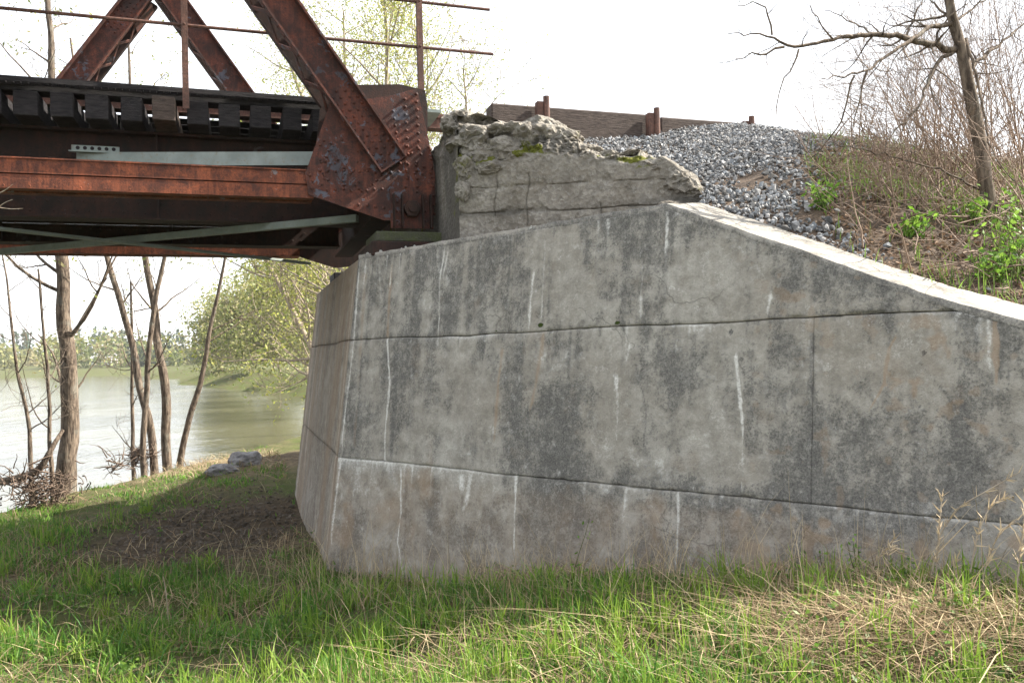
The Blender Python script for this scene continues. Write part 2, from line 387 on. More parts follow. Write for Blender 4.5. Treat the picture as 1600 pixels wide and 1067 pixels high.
def ground_z(x, y):
    x = np.asarray(x, float); y = np.asarray(y, float)
    # signed distance from the river edge (polyline x_e(y))
    ye = [-50, 0, 5, 9.6, 10.9, 16, 18.6, 21, 30, 60, 82, 90, 129, 200, 240, 262, 5000]
    xe = [-9.6, -8.0, -7.2, -6.7, -6.5, -5.6, -5.4, -5.0, -4, -12, -23, -27, -48, -80, -110, -900, -6000]
    e = x-np.interp(y, ye, xe)
    e = np.minimum(e, 9) + 0*x
    land = .03+.10*(fbm(x*.5, y*.5, 3, 3)-.5)+.07*(fbm(x*2.2, y*2.2, 5, 3)-.5)
    # rise towards the wing wall's right end
    un = (x+1.31)*U[0]+(y-6.4)*U[1]; wn = (x+1.31)*NW[0]+(y-6.4)*NW[1]
    land = land + .60*sst(.2, 4.8, un)*sst(4.5, .4, wn)
    land = land + .07*np.exp(-(((x-1.5)/.6)**2+((y-2.7)/.4)**2))
    land = land - .12*np.exp(-(((x+2.7)/1.0)**2+((y-8.0)/1.2)**2)) + .12*np.exp(-(((x+3.6)/1.2)**2+((y-12)/2)**2))
    far = sst(30, 200, y); land = land+far*.4
    h = np.where(e > 0, -1.75+(land+1.75)*sst(-.25, .75, e), -1.75-.5*sst(0, 3, -e))
    h = h - .12*sst(3, 1.0, e)*(y < 30)
    back = sst(262, 420, y); h = h+back*9*fbm(x*.004+3, y*.004, 9, 2)
    return h
def grow_axis(lo, hi, step, far, g=1.10):
    a = list(np.arange(lo, hi+step*.5, step)); s = step; x = a[-1]
    while x < far[1]: s *= g; x += s; a.append(x)
    s = step; x = lo; b = []
    while x > far[0]: s *= g; x -= s; b.append(x)
    return np.array(b[::-1]+a)
def grid_faces(nx, ny):
    i = np.arange(ny-1)[:, None]*nx+np.arange(nx-1)[None]
    return np.stack([i, i+1, i+nx+1, i+nx], -1).reshape(-1, 4)

# ------------------------------------------------------------------ ground and river
gx = grow_axis(-8.5, 4.5, .07, (-900, 900)); gy = grow_axis(1.2, 19, .07, (-40, 1600))
X, Y = np.meshgrid(gx, gy); Z = ground_z(X, Y)
near = (np.abs(X) < 12) & (Y < 22)
Z = Z+np.where(near, .035*(fbm(X*9, Y*9, 21, 3)-.5), 0)
def m_ground():
    m_, t, out = mat_new('grassy_earth'); n = N(t); p = n.pos()
    ga = n.attr('cover'); gs = n.n('SeparateColor'); n.l(ga.outputs['Color'], gs.inputs[0]); a = n.noise(p, 1.3, 5, .6); b = n.noise(p, 14, 6, .7); c = n.noise(p, 70, 4, .7)
    soil = n.mix(n.ramp(b, [(.35, 0), (.65, 1)]), (.05, .038, .028), (.12, .09, .06))
    gr = n.mix(n.ramp(c, [(.35, 0), (.65, 1)]), (.035, .055, .014), (.10, .12, .035))
    col = n.mix(n.ramp(a, [(.35, .35), (.6, .9)]), soil, gr); col = n.mix(gs.outputs[1], col, n.mix(n.ramp(b, [(.35, 0), (.65, 1)]), (.13, .095, .06), (.30, .24, .15))); col = n.mix(gs.outputs[0], col, soil)
    n.bsdf(out, col, .95, 0, n.bump(n.math('ADD', b, n.math('MULTIPLY', c, .5)), .9, .03), .1); return m_
M['ground'] = m_ground()
def mudf(x, y):
    p1 = onz(345, 822, 0); p2 = onz(250, 780, 0)
    return np.exp(-(((x-p1[0])/1.0)**4+((y-p1[1])/1.7)**4))+.7*np.exp(-(((x+3.3)/1.2)**2+((y-12.6)/1.3)**2))
def strawf(x, y):
    s_ = 0
    for px, py, zz, rx, ry, a_ in ((960, 915, .3, .5, .22, 1.0), (860, 980, .1, .3, .2, .6), (1340, 905, .6, .35, .15, 1.1), (1430, 1010, .6, .45, .3, 1.0), (1250, 1030, .5, .25, .2, 1.2), (1540, 1050, .6, .4, .2, .9), (60, 900, 0, .6, .4, .4), (430, 850, 0, .35, .25, 1.0), (310, 722, 0, 1.0, .9, 1.6), (440, 725, 0, .8, 1.4, 1.5), (1130, 985, .3, .3, .2, .5)):
        p = onz(px, py, zz); s_ = s_+a_*np.exp(-(((x-p[0])/rx)**2+((y-p[1])/ry)**2))
    return s_
_cl = fbm(X*6, Y*6, 33, 4)
_mud = np.clip(mudf(X, Y)*1.3+(_cl-.5)*1.2, 0, 1)*near; _st = np.clip((strawf(X, Y)*1.1+(_cl-.5))*near, 0, .85)
tag(link('ground', mesh_np('ground', np.stack([X, Y, Z], -1), quads=grid_faces(len(gx), len(gy)), attrs={'cover': np.stack([_mud, _st, 0*_st], -1).reshape(-1, 3)}), M['ground']), 'grassy river flat and banks', None, None, 'structure')
wm = MB(); wm.add([(-1500, -60, -1.6), (20, -60, -1.6), (20, 1500, -1.6), (-1500, 1500, -1.6)], [(0, 1, 2, 3)])
tag(wm.build('river_water', M['water']), 'calm bright river', None, None, 'structure')

# ------------------------------------------------------------------ concrete abutment with its wing wall
ab = empty('bridge_abutment', (C1[0], C1[1], 0), 'stained grey concrete bridge abutment with a long sloping wing wall', 'abutment')
def wall_uz(px, py):                      # pixel -> (u, z) on the battered wing face
    nn = NW+np.array([0, 0, BAT]); p = onplane(px, py, C1+np.array([0, 0, ZREF]), nn)
    return float(np.dot(p-C1, U)), float(p[2])
STREAKS = [  # pixel polyline, width (m), strength, channel 1 white 2 brown 0 dark
    ([(609, 412), (605, 470), (603, 530)], .020, .9, 2), ([(603, 530), (608, 600), (604, 660), (602, 720)], .013, 1.5, 1), ([(609, 410), (606, 450)], .012, 1.0, 1),
    ([(614, 540), (618, 620), (612, 715)], .03, .9, 0), ([(588, 410), (592, 470)], .02, .5, 1),
    ([(627, 735), (628, 800), (624, 850), (632, 905)], .011, 1.1, 1), ([(636, 735), (636, 800), (634, 860)], .022, .7, 0),
    ([(693, 392), (686, 440), (684, 522)], .010, .8, 1), ([(698, 395), (692, 430)], .010, .7, 1),
    ([(834, 425), (829, 470), (826, 512)], .013, 1.1, 1), ([(852, 375), (849, 430), (845, 500)], .013, .7, 1), ([(858, 400), (856, 500)], .02, .6, 0),
    ([(1004, 420), (1002, 470)], .009, .7, 1), ([(1002, 465), (1001, 497)], .022, .9, 1),
    ([(1205, 458), (1199, 492)], .015, .9, 1), ([(1044, 345), (1040, 372), (1038, 395)], .010, 1.0, 1),
    ([(1149, 555), (1154, 600), (1158, 640), (1161, 680)], .012, 1.5, 1), ([(1160, 680), (1160, 770)], .010, .55, 1),
    ([(784, 545), (778, 620), (772, 690)], .015, .8, 2), ([(848, 520), (838, 600), (828, 640)], .016, .7, 2), ([(826, 640), (824, 718)], .009, .9, 0),
    ([(964, 592), (965, 640), (962, 692)], .012, .7, 1), ([(961, 588), (963, 602)], .02, 1.0, 1), ([(982, 540), (978, 565)], .01, .8, 1),
    ([(722, 742), (722, 765)], .05, 1.1, 1), ([(736, 742), (728, 790)], .03, .9, 1), ([(725, 790), (722, 850)], .012, .45, 1),
    ([(808, 740), (804, 800), (804, 870)], .010, 1.2, 1), ([(815, 745), (812, 850)], .03, .5, 0),
    ([(1061, 768), (1060, 820), (1058, 876)], .010, 1.2, 1), ([(978, 765), (975, 800)], .008, .6, 1),
    ([(1553, 492), (1556, 540), (1557, 596)], .012, 1.2, 2), ([(1543, 495), (1546, 575)], .014, .7, 1), ([(1566, 500), (1562, 590)], .016, .9, 0), ([(1590, 510), (1588, 560)], .02, .5, 0),
    ([(1398, 528), (1388, 545), (1384, 575), (1382, 600), (1370, 622), (1360, 640)], .008, 1.4, 2), ([(1382, 600), (1398, 610)], .005, 1.2, 2),
    ([(1268, 500), (1268, 600), (1266, 780)], .018, .7, 0), ([(1345, 480), (1340, 700)], .006, .25, 1),
    ([(650, 405), (648, 520)], .02, .5, 0), ([(735, 385), (732, 520)], .04, .6, 0), ([(770, 380), (775, 505)], .03, .5, 0),
    ([(1430, 560), (1475, 610), (1510, 660)], .005, .8, 0), ([(1500, 590), (1510, 680)], .005, .4, 0), ([(990, 560), (1010, 640), (1005, 700)], .004, .6, 0),
    ([(1057, 525), (1055, 545)], .012, .6, 1), ([(556, 428), (548, 560), (540, 640), (536, 706)], .014, .9, 1), ([(566, 430), (560, 560), (556, 700)], .035, .5, 2), ([(534, 712), (528, 790), (522, 850)], .014, .9, 1),
    ([(563, 550), (558, 690)], .016, .7, 0), ([(600, 735), (598, 880)], .05, .35, 0), ([(680, 745), (676, 830)], .06, .35, 0),
]
SUZ = [([wall_uz(*q) for q in pts], w_, s_, ch) for pts, w_, s_, ch in STREAKS]
def wall_mask(u, z):
    """dark lichen, white lime, rust and moss stains on the wing face at (u, z)"""
    dark = .27+.7*(fbm(u*1.1, z*1.3, 40, 4)-.5)+2.1*(fbm(u*3.2+.35*fbm(u*9, z*9, 46, 3), z*2.6, 44, 8, gain=.68)-.5)+.7*(fbm(u*14, z*12, 45, 4, gain=.7)-.5)
    st = fbm(u*13, z*.7, 50, 4)                          # rain streaking
    dark = dark + 1.5*(st-.5)*(.35+.65*sst(1.4, 1.8, z)) + .7*(fbm(u*9, z*.8, 55, 3)-.5)
    blob = lambda uu, zz, su, sz, a_: a_*np.exp(-(((u-uu)/su)**2+((z-zz)/sz)**2))
    def pb(px, py, spx, spz, a_):
        u0, z0 = wall_uz(px, py); return blob(u0, z0, spx, spz, a_)
    dark = dark+pb(700, 450, .55, .25, .36)+pb(650, 590, .3, .35, .2)+pb(1230, 690, .3, .25, .25)+pb(1060, 590, .35, .14, .28)
    dark = dark+pb(1420, 720, .7, .16, .22)+pb(660, 800, .25, .2, .15)+pb(900, 780, .5, .10, .1)+pb(1280, 420, .35, .10, .25)
    dark = dark-pb(1170, 725, .12, .10, .55)-pb(930, 430, .35, .18, .30)-pb(1150, 420, .3, .2, .15)-pb(770, 470, .06, .2, .3)-pb(880, 580, .25, .08, .35)
    dark = dark-pb(1080, 660, .35, .18, .45)-pb(1400, 560, .35, .18, .30)-pb(760, 650, .12, .2, .25)-pb(578, 600, .10, .5, .35)
    white = .25*sst(.62, .8, fbm(u*8, z*8, 60, 4))+.30*sst(.6, .78, fbm(u*22, z*20, 61, 3))
    white = white + .35*pb(900, 570, .35, .10, 1)*sst(.4, .7, fbm(u*5, z*26, 62, 3))
    brown = .35*sst(.55, .8, fbm(u*5, z*4, 70, 4))+.42*sst(.9, .7, z)+.5*sst(.62, .75, fbm(u*14, z*13, 71, 3))*sst(2.8, 3.6, u)
    moss = np.zeros_like(u)
    wob = .026*(fbm(u*.5+3, z*5, 80, 4)-.5)+.006*(fbm(u*5, z*30, 81, 2)-.5)
    for pts, w_, s_, ch in SUZ:
        P = np.array(pts); o = np.argsort(P[:, 1]); zz = P[o, 1]; uu = P[o, 0]
        u0 = np.interp(z, zz, uu)+wob
        wv = w_*(.35+.9*fbm(u*0+w_*100, z*13, 83+ch, 3))*(.8 if ch == 1 else 1)
        k = (.35+1.1*fbm(u*6+w_*37, z*9, 84, 3))*np.exp(-((u-u0)/wv)**2)*sst(zz[0]-.05, zz[0]+.04, z)*sst(zz[-1]+.03, zz[-1]-.02, z)*s_
        if ch == 1: white = white+k; dark = dark-.3*k
        elif ch == 2: brown = brown+k; dark = dark-.3*k
        else: dark = dark+k*.8
    rr_ = np.random.default_rng(4321)
    for i in range(95):                                   # small drips below the joints and the top edge
        ud = rr_.uniform(0, 5); k_ = rr_.integers(0, 3); zd = (.846, 1.739, float(zt(ud))-.04)[k_]; Ld = rr_.uniform(.03, .3)*(1.6 if k_ == 2 else 1); wd_ = rr_.uniform(.004, .012); sg = rr_.uniform(.2, .75)
        sel = np.abs(u-ud) < .08; dz_ = zd-z[sel]; k = sg*np.exp(-((u[sel]-ud-wob[sel]*.5)/wd_)**2)*(dz_ > -.003)*np.exp(-np.maximum(dz_, 0)/Ld)*sst(Ld*2.2, Ld, dz_)
        if i % 5 < 2: white[sel] += k
        else: dark[sel] += k*1.1
    # lime crust bleeding out of the joints
    zl = .846; zu = 1.739
    d = zl-z; white = white+np.where((d > -.004), 1, 0)*np.exp(-np.maximum(d, 0)/.012)*sst(2.0, 1.0, u)*.9
    white = white+np.where(d > 0, 1, 0)*np.exp(-np.maximum(d, 0)/(.05+.25*fbm(u*12, u*0, 91, 3)))*sst(1.5, .2, u)*.45
    white = white+np.where(d > 0, 1, 0)*np.exp(-np.maximum(d, 0)/.02)*.45*sst(.4, .6, fbm(u*3, u*0, 92, 3))
    d = zu-z; white = white+np.where((d > 0), 1, 0)*np.exp(-np.maximum(d, 0)/.03)*(.15+.6*sst(.45, .65, fbm(u*3, u*0, 93, 3)))
    dark = dark+np.exp(-np.abs(z-zu-.012)/.012)*.25+.5*np.exp(-np.abs(z-zl-.03)/.05)*sst(1.2, 3, u)
    dark = dark+.45*np.exp(-np.maximum(zt(u)-z, 0)/.05)
    for px, py, r in ((845, 507, .022), (965, 506, .018), (775, 517, .008)):
        u0, z0 = wall_uz(px, py); moss = moss+1.4*np.exp(-((u-u0)/r)**2-((z-z0)/(r*.6))**2)
    for px, py, r in ((1141, 518, .012), (1443, 552, .008), (1437, 635, .005)):
        u0, z0 = wall_uz(px, py); dark = dark+3*(((u-u0)**2+(z-z0)**2) < r*r)
    return np.stack([dark, white, brown, moss], -1)
def front_mask(f, z):
    dark = .22+.7*(fbm(f*2, z*1.5, 140, 4)-.5)+.9*(fbm(f*7, z*.5, 141, 4)-.5)
    white = .5*sst(.58, .8, fbm(f*6, z*.3, 142, 4))+.6*np.exp(-((f-.14)/.025)**2)*sst(2.4, 2.2, z)
    brown = .8*sst(.35, .7, fbm(f*4, z*.3, 143, 4))+.45
    for zz in (.846, 1.739):
        dark = dark+.8*np.exp(-np.abs(z-zz)/.015)
    moss = .33*sst(.5, .7, fbm(f*5, z*.4, 145, 3))*sst(2.6, 1.2, z)
    return np.stack([dark, white, brown, moss], -1)

def panel(name, s0, s1, zb, ztop, step, pos, nrm, maskf, seed, parent, thick=.09, joints=(1, 1, 1, 1)):
    """a cast concrete panel: dense front face with chipped edges, closed at the back"""
    ns = max(4, int((s1-s0)/step)); H = np.max([ztop(np.linspace(s0, s1, 9))-zb]); nz = max(4, int(H/step*1.0))
    s = np.linspace(s0, s1, ns); t = np.linspace(0, 1, nz); SS, T = np.meshgrid(s, t)
    ZT = ztop(SS); ZZ = zb+(ZT-zb)*T
    wob = .006*(fbm(SS*2.5, SS*0, seed, 4)-.5)*2
    wj = lambda zz: .012*(fbm(SS*1.6, SS*0+round(zz, 1)*10, 777, 4)-.5)*2
    ZE = ZZ+(wj(zb)*(1-T) if joints[2] else 0)+(wj(float(np.max(ZT)))*T if joints[3] else 0)
    dl = np.where(joints[0], SS-s0, 9); dr = np.where(joints[1], s1-SS, 9); db = np.where(joints[2], ZZ-zb, 9); dt = np.where(joints[3], ZT-ZZ, 9)
    d = np.minimum(np.minimum(dl, dr), np.minimum(db, dt))
    chip = .55+1.6*sst(.45, .75, fbm(SS*14, ZZ*14, seed+3, 4))
    off = -.006*np.exp(-(d/(.004*chip))**1.3)-.012*sst(.62, .72, fbm(SS*9, ZZ*9, seed+4, 4))*np.exp(-(d/.012)**2)
    off = off+.006*(fbm(SS*6, ZZ*6, seed+5, 4)-.5)+.0035*(fbm(SS*40, ZZ*40, seed+6, 3)-.5)+.010*(fbm(SS*1.2, ZZ*.8, seed+7, 2)-.5)
    # board marks of the formwork
    off = off+.0012*np.sin(ZZ*2*math.pi/.14+seed)*sst(.3, .6, fbm(SS*.8, ZZ*3, seed+8, 2))
    P = pos(SS, ZE)+nrm*off[..., None]
    V = P.reshape(-1, 3); Q = grid_faces(ns, nz)
    mk = maskf(SS, ZZ).reshape(-1, 4)
    # skirt to the back
    ring = np.concatenate([np.arange(ns), (np.arange(1, nz)*ns+ns-1), ((nz-1)*ns+np.arange(ns-2, -1, -1)), (np.arange(nz-2, 0, -1)*ns)])
    B = V[ring]-nrm*thick; nb = len(V); k = len(ring)
    sk_ = np.stack([ring, np.roll(ring, -1), nb+(np.arange(k)+1) % k, nb+np.arange(k)], -1)[:, ::-1]
    me = mesh_np(name, np.concatenate([V, B]), quads=np.concatenate([Q, sk_]), attrs={'mask': np.concatenate([mk, mk[ring]])})
    return link(name, me, M['concrete'], parent)
def posW(s, z): return C1+U*s[..., None]+NW*((ZREF-z)*BAT)[..., None]+np.array([0, 0, 1.])*z[..., None]
def posF(f, z): return C1+FD*f[..., None]+A*((ZREF-z)*BAT)[..., None]+np.array([0, 0, 1.])*z[..., None]
def uleft(z): return float(np.dot(corner(z)-C1, U))
def fleft(z): return float(np.dot(corner(z)-C1, FD))
def posWc(zb):                     # shear the left end so that it follows the leaning corner
    def f(s, z):
        sh = (np.vectorize(uleft)(np.array([0., 2.]))); k = (sh[1]-sh[0])/2
        e = np.clip(1-(s-0)/1.2, 0, 1)
        return posW(s+(sh[0]+k*z)*e, z)
    return f
_fs = (fleft(0.), (fleft(2.)-fleft(0.))/2)
def posFc(f, z):
    e = np.clip(1-f/1.2, 0, 1); return posF(f+(_fs[0]+_fs[1]*z)*e, z)
cst = lambda v: (lambda s: np.full_like(np.asarray(s, float), v))
zl, zu = .846, 1.739; J = .0016; ST = .0075
panel('wall_panel', 0, 5.0, -.35, cst(zl-J), ST, posWc(0), NW, wall_mask, 200, ab, joints=(0, 1, 0, 1))
panel('wall_panel', 5.01, 7.0, -.35, cst(zl-J), .03, posWc(0), NW, wall_mask, 201, ab)
panel('wall_panel', 0, 3.6488, zl+J, cst(zu-J), ST, posWc(0), NW, wall_mask, 202, ab, joints=(0, 0, 1, 1))
panel('wall_panel', 3.65, 5.6, zl+J, lambda s: np.minimum(zu-J, zt(s)-.03), ST, posWc(0), NW, wall_mask, 203, ab, joints=(0, 1, 1, 1))
panel('wall_panel', 5.61, 7.0, zl+J, lambda s: np.maximum(zt(s)-.03, zl+.02), .03, posWc(0), NW, wall_mask, 204, ab)
u850 = 1.66
panel('wall_panel', 0, u850, zu+J, lambda s: zt(s)-.03, ST, posWc(0), NW, wall_mask, 205, ab, joints=(0, 0, 1, 0))
panel('wall_panel', u850+.003, float(np.interp(-(zu+.035), [-v for v in ZTZ[1:]], ZTU[1:])), zu+J, lambda s: np.maximum(zt(s)-.03, zu+J+.003), ST, posWc(0), NW, wall_mask, 206, ab, joints=(0, 0, 1, 0))
for i, (a0, a1) in enumerate(((-.35, zl-J), (zl+J, zu-J), (zu+J, 2.375))):
    o = panel('wall_panel', 0, 3.6, a0, cst(a1), .013, lambda f, z: posFc(f, z), A, front_mask, 220+i, ab, joints=(0, 0, i > 0, i < 2))
    o.data.flip_normals()
    o['label'] = 'brown streaked panel of the face towards the river'
# solid cores behind the panels
def core(mb, mat):
    o = mb.build('core', mat, ab); a_ = o.data.attributes.new('mask', 'FLOAT_COLOR', 'POINT'); v = np.zeros((len(o.data.vertices), 4), np.float32); v[:, 0] = .5; a_.data.foreach_set('color', v.ravel()); return o
def topP(u, wdt, z=0, inset=0): return C1+U*u-NW*(wdt+inset)+NW*((ZREF-2.4)*BAT)+np.array([0, 0, z])
mb = MB()
c0 = C1+FD*.0+A*((ZREF-2.4)*BAT)
fr = [topP(.15, .05), C1+FD*3.58+A*((ZREF-2.4)*BAT-.05)]
poly = [topP(.12, .06), topP(2.8, .06), topP(2.8, .5), topP(2.3, 1.2), C1+FD*3.58-A*2.6, C1+FD*3.58+A*((ZREF-2.4)*BAT-.06)]
mb.prism([np.array([p[0], p[1], -.4]) for p in poly], (0, 0, 2.4-.02+.4))
core(mb, M['concrete'])
mb = MB()
us = [2.801]+ZTU[2:]
for u0, u1 in zip(us[:-1], us[1:]):
    b0, b1, e0, e1 = topP(u0, .06), topP(u1, .06), topP(u0, .42), topP(u1, .42)
    mb.hexa([(b0[0], b0[1], -.4), (b1[0], b1[1], -.4), (e1[0], e1[1], -.4), (e0[0], e0[1], -.4), (b0[0], b0[1], zt(u0)-.04), (b1[0], b1[1], zt(u1)-.04), (e1[0], e1[1], zt(u1)-.04), (e0[0], e0[1], zt(u0)-.04)])
core(mb, M['concrete'])
def coping(us, wdt, tilt, name='coping', depth=.034):
    uu = np.concatenate([np.arange(a_, b_, .012) for a_, b_ in zip(us[:-1], us[1:])]+[[us[-1]]]); nw = 34
    ww = np.linspace(-.004, wdt, nw); UU, WW = np.meshgrid(uu, ww)
    z = zt(UU)+tilt*WW+.007*(fbm(UU*7, WW*7, 300, 4)-.5)*2+.003*(fbm(UU*40, WW*40, 303, 2)-.5)
    lip = .004*(fbm(UU*9, UU*0, 302, 3)-.5)
    fall = 0
    P = C1+U*UU[..., None]-NW*(WW+lip)[..., None]+NW*((ZREF-zt(UU))*BAT)[..., None]+np.array([0, 0, 1.])*(z+fall)[..., None]
    n1 = len(uu); V = P.reshape(-1, 3); Q = grid_faces(n1, nw)
    ring = np.concatenate([np.arange(n1), (np.arange(1, nw)*n1+n1-1), ((nw-1)*n1+np.arange(n1-2, -1, -1)), (np.arange(nw-2, 0, -1)*n1)])
    B = V[ring]-np.array([0, 0, depth]); nb = len(V); k = len(ring)
    sk_ = np.stack([ring, np.roll(ring, -1), nb+(np.arange(k)+1) % k, nb+np.arange(k)], -1)[:, ::-1]
    dk = .15+1.2*(fbm(UU*3, WW*12, 310, 4)-.5); mk = np.stack([dk, .18*sst(.35, .7, fbm(UU*12, WW*3, 311, 4)), .3*fbm(UU*2, WW*9, 312, 3), 0*dk], -1).reshape(-1, 4)
    mkr = mk[ring].copy(); mkr[:, 0] = .6; mkr[:, 1] = 0
    me = mesh_np(name, np.concatenate([V, B]), quads=np.concatenate([Q, sk_]), attrs={'mask': np.concatenate([mk, mkr])})
    return link(name, me, M['concrete'], ab)
coping([0.04, ZTU[1]], .45, 0.0)
cp = coping([ZTU[1]+.002]+ZTU[2:], .42, 0.13); cp['label'] = 'sunlit sloping top of the wing wall'

# crumbling back wall behind the bridge seat
Bc = np.array([-.36, 6.02, 0]); D = np.array([.966, -.259, 0]); ND = np.array([-.259, -.966, 0])
tops_px = [(724, 206), (745, 208), (775, 204), (800, 197), (830, 190), (862, 200), (898, 214), (905, 232), (922, 228), (945, 243), (1000, 243), (1030, 243), (1048, 253), (1068, 270), (1088, 284), (1098, 312)]
tp = []
for q in tops_px:
    p = onplane(q[0], q[1], Bc+np.array([0, 0, 3]), ND); tp.append((float(np.dot(p-Bc, D)), float(p[2])))
tps = np.array(tp); L_ = tps[-1, 0]
print('backwall', tps)
ns, nz = 300, 190
s = np.linspace(0, L_, ns); t = np.linspace(0, 1, nz); SS, T = np.meshgrid(s, t)
ZT = np.interp(SS, tps[:, 0], tps[:, 1])+.02*(fbm(SS*20, SS*0, 400, 3)-.5); ZB = 2.38
ZZ = ZB+(ZT-ZB)*T
# the wall is smooth and slabby below, broken open above a ragged line
rag = 3.00-.12*sst(.5, 1.5, SS)+.16*(fbm(SS*3, SS*0, 401, 4)-.5)
r = sst(-.03, .05, ZZ-rag)
off = -.009*(fbm(SS*6, ZZ*6, 402, 5)-.5)*2
rid = 1-np.abs(2*fbm(SS*7, ZZ*9, 405, 5, gain=.6)-1)
off = off+r*(.13*(rid-.75)+.09*(fbm(SS*26, ZZ*26, 406, 4)-.5)-.03-.55*np.maximum(ZZ-rag, 0))
for zc, amp in ((2.62, .014), (2.80, .008)):
    zc2 = zc-.03*(SS-.6)+.03*(fbm(SS*4, SS*0, int(zc*100), 4)-.5); wd = .004+.03*sst(.5, .75, fbm(SS*5, SS*0, int(zc*77), 3))
    off = off-amp*1.6*np.exp(-((ZZ-zc2)/wd)**2)*(.4+fbm(SS*30, ZZ*30, 409, 2))
for sc_ in (.52, 1.05, .28):
    off = off-.02*np.exp(-((SS-sc_-.06*(fbm(ZZ*6, ZZ*0, 411, 3)-.5))/.004)**2)*(1-r)*(vn(ZZ*4, ZZ*0, int(sc_*10)) > .4)
bot = sst(.14, 0, ZZ-ZB-.08*fbm(SS*6, SS*0, 412, 3)); off = off-.05*bot*sst(.4, .9, SS)*(.4+fbm(SS*25, ZZ*25, 413, 3))
P = Bc+D*SS[..., None]+ND*off[..., None]+np.array([0, 0, 1.])*ZZ[..., None]
dk = .26+.2*r+1.3*(fbm(SS*5, ZZ*5, 420, 4)-.5)*(.4+.6*r)+.3*np.exp(-((ZZ-2.62)/.03)**2)
mo = .62*sst(.5, .62, fbm(SS*4.5+5, ZZ*6, 425, 4))*sst(-.16, .02, ZZ-rag)*sst(.35, .05, ZZ-rag)+.75*np.exp(-((SS-1.28)/.17)**2-((ZZ-2.93)/.035)**2)
mk = np.stack([dk, 0*dk, 0*dk, mo], -1)
# rolling top and the left return face towards the river
nt_ = 26; tb = np.linspace(0, 1, nt_)[1:]
top = P[-1][None]-ND*(tb[:, None, None]*.75)+np.array([0, 0, 1.])*((.10*sst(0, .35, tb)[:, None]*np.clip((3.3-ZT[-1])*1.2, 0, 1)[None]+.10*(fbm(s[None]*9, tb[:, None]*7, 430, 4)-.5))[..., None])
PP = np.concatenate([P, top]); mk2 = np.concatenate([mk, np.broadcast_to(mk[-1]*.5+np.array([.0, 0, 0, .1]), top.shape[:2]+(4,))])
bw = link('back_wall', mesh_np('back_wall', PP.reshape(-1, 3), quads=grid_faces(ns, nz+nt_-1), attrs={'mask': mk2.reshape(-1, 4)}), M['rubble'], ab)
bw['label'] = 'crumbling broken concrete back wall'
def face(name, origin, d1, length, z0, z1f, nrm, nsx, nzz, seed, rough, parent, mat):
    ss, tt = np.meshgrid(np.linspace(0, length, nsx), np.linspace(0, 1, nzz)); zt_ = z1f(ss); zz = z0+(zt_-z0)*tt
    of = .02*(fbm(ss*4, zz*4, seed, 4)-.5)+rough*(fbm(ss*12, zz*12, seed+1, 4)-.5)*sst(.7, 1, tt)
    Pq = origin+d1*ss[..., None]+nrm*of[..., None]+np.array([0, 0, 1.])*zz[..., None]
    mq = np.stack([.75+1.4*(fbm(ss*6, zz*2, seed+2, 4)-.5), 0*ss, 0*ss, .5*sst(.55, .7, fbm(ss*5, zz*3, seed+3, 3))], -1)
    o = link(name, mesh_np(name, Pq.reshape(-1, 3), quads=grid_faces(nsx, nzz), attrs={'mask': mq.reshape(-1, 4)}), mat, parent)
    return o
face('end_face', Bc-FD*0.0, FD, 3.6, 2.38, lambda s_: 3.30+.16*(fbm(s_*4, s_*0, 441, 3)-.3)-.05*s_, A, 220, 90, 440, .08, ab, M['rubble'])['label'] = 'dark side of the back wall beside the truss'
mb = MB(); q0 = Bc-ND*.12-A*.05
pl = [q0, q0+FD*3.6, q0+FD*3.6-A*.9, Bc-ND*.5+D*.9, Bc-ND*.12+D*.9]
mb.prism([np.array([p[0], p[1], 2.37]) for p in pl], (0, 0, .62)); core(mb, M['rubble'])

ss, tt = np.meshgrid(np.linspace(0, 3.6, 120), np.linspace(0, 1, 30)); z0_ = 3.30+.16*(fbm(ss*4, ss*0, 441, 3)-.3)-.05*ss
Pq = Bc+FD*ss[..., None]-A*(tt*.9)[..., None]+np.array([0, 0, 1.])*(z0_+.12*(fbm(ss*6, tt*5, 450, 4)-.5)*sst(0, .15, tt))[..., None]
link('broken_top', mesh_np('broken_top', Pq.reshape(-1, 3), quads=grid_faces(120, 30), attrs={'mask': np.stack([.1+0*ss, 0*ss, 0*ss, .1+0*ss], -1).reshape(-1, 4)}), M['rubble'], ab)
# rock templates
def rock_templates(k, seed, n=11, flat=.75):
    out = []; rg = random.Random(seed)
    for _ in range(k):
        bm = bmesh.new()
        for i in range(n):
            v = Vector((rg.gauss(0, 1), rg.gauss(0, 1), rg.gauss(0, 1))).normalized()*(.8+.35*rg.random()); bm.verts.new((v.x, v.y*.85, v.z*flat))
        r_ = bmesh.ops.convex_hull(bm, input=bm.verts[:]); bm.verts.index_update()
        bmesh.ops.triangulate(bm, faces=bm.faces[:])
        used = [v for v in bm.verts if v.link_faces]; idx = {v: i for i, v in enumerate(used)}
        out.append((np.array([tuple(v.co) for v in used]), np.array([[idx[v] for v in f.verts] for f in bm.faces]))); bm.free()
    return out
RT = rock_templates(14, 5)
def rotm(n):
    q = RNG.normal(size=(n, 4)); q /= np.linalg.norm(q, axis=1)[:, None]; w_, x, y, z = q.T
    return np.stack([1-2*(y*y+z*z), 2*(x*y-z*w_), 2*(x*z+y*w_), 2*(x*y+z*w_), 1-2*(x*x+z*z), 2*(y*z-x*w_), 2*(x*z-y*w_), 2*(y*z+x*w_), 1-2*(x*x+y*y)], -1).reshape(n, 3, 3)
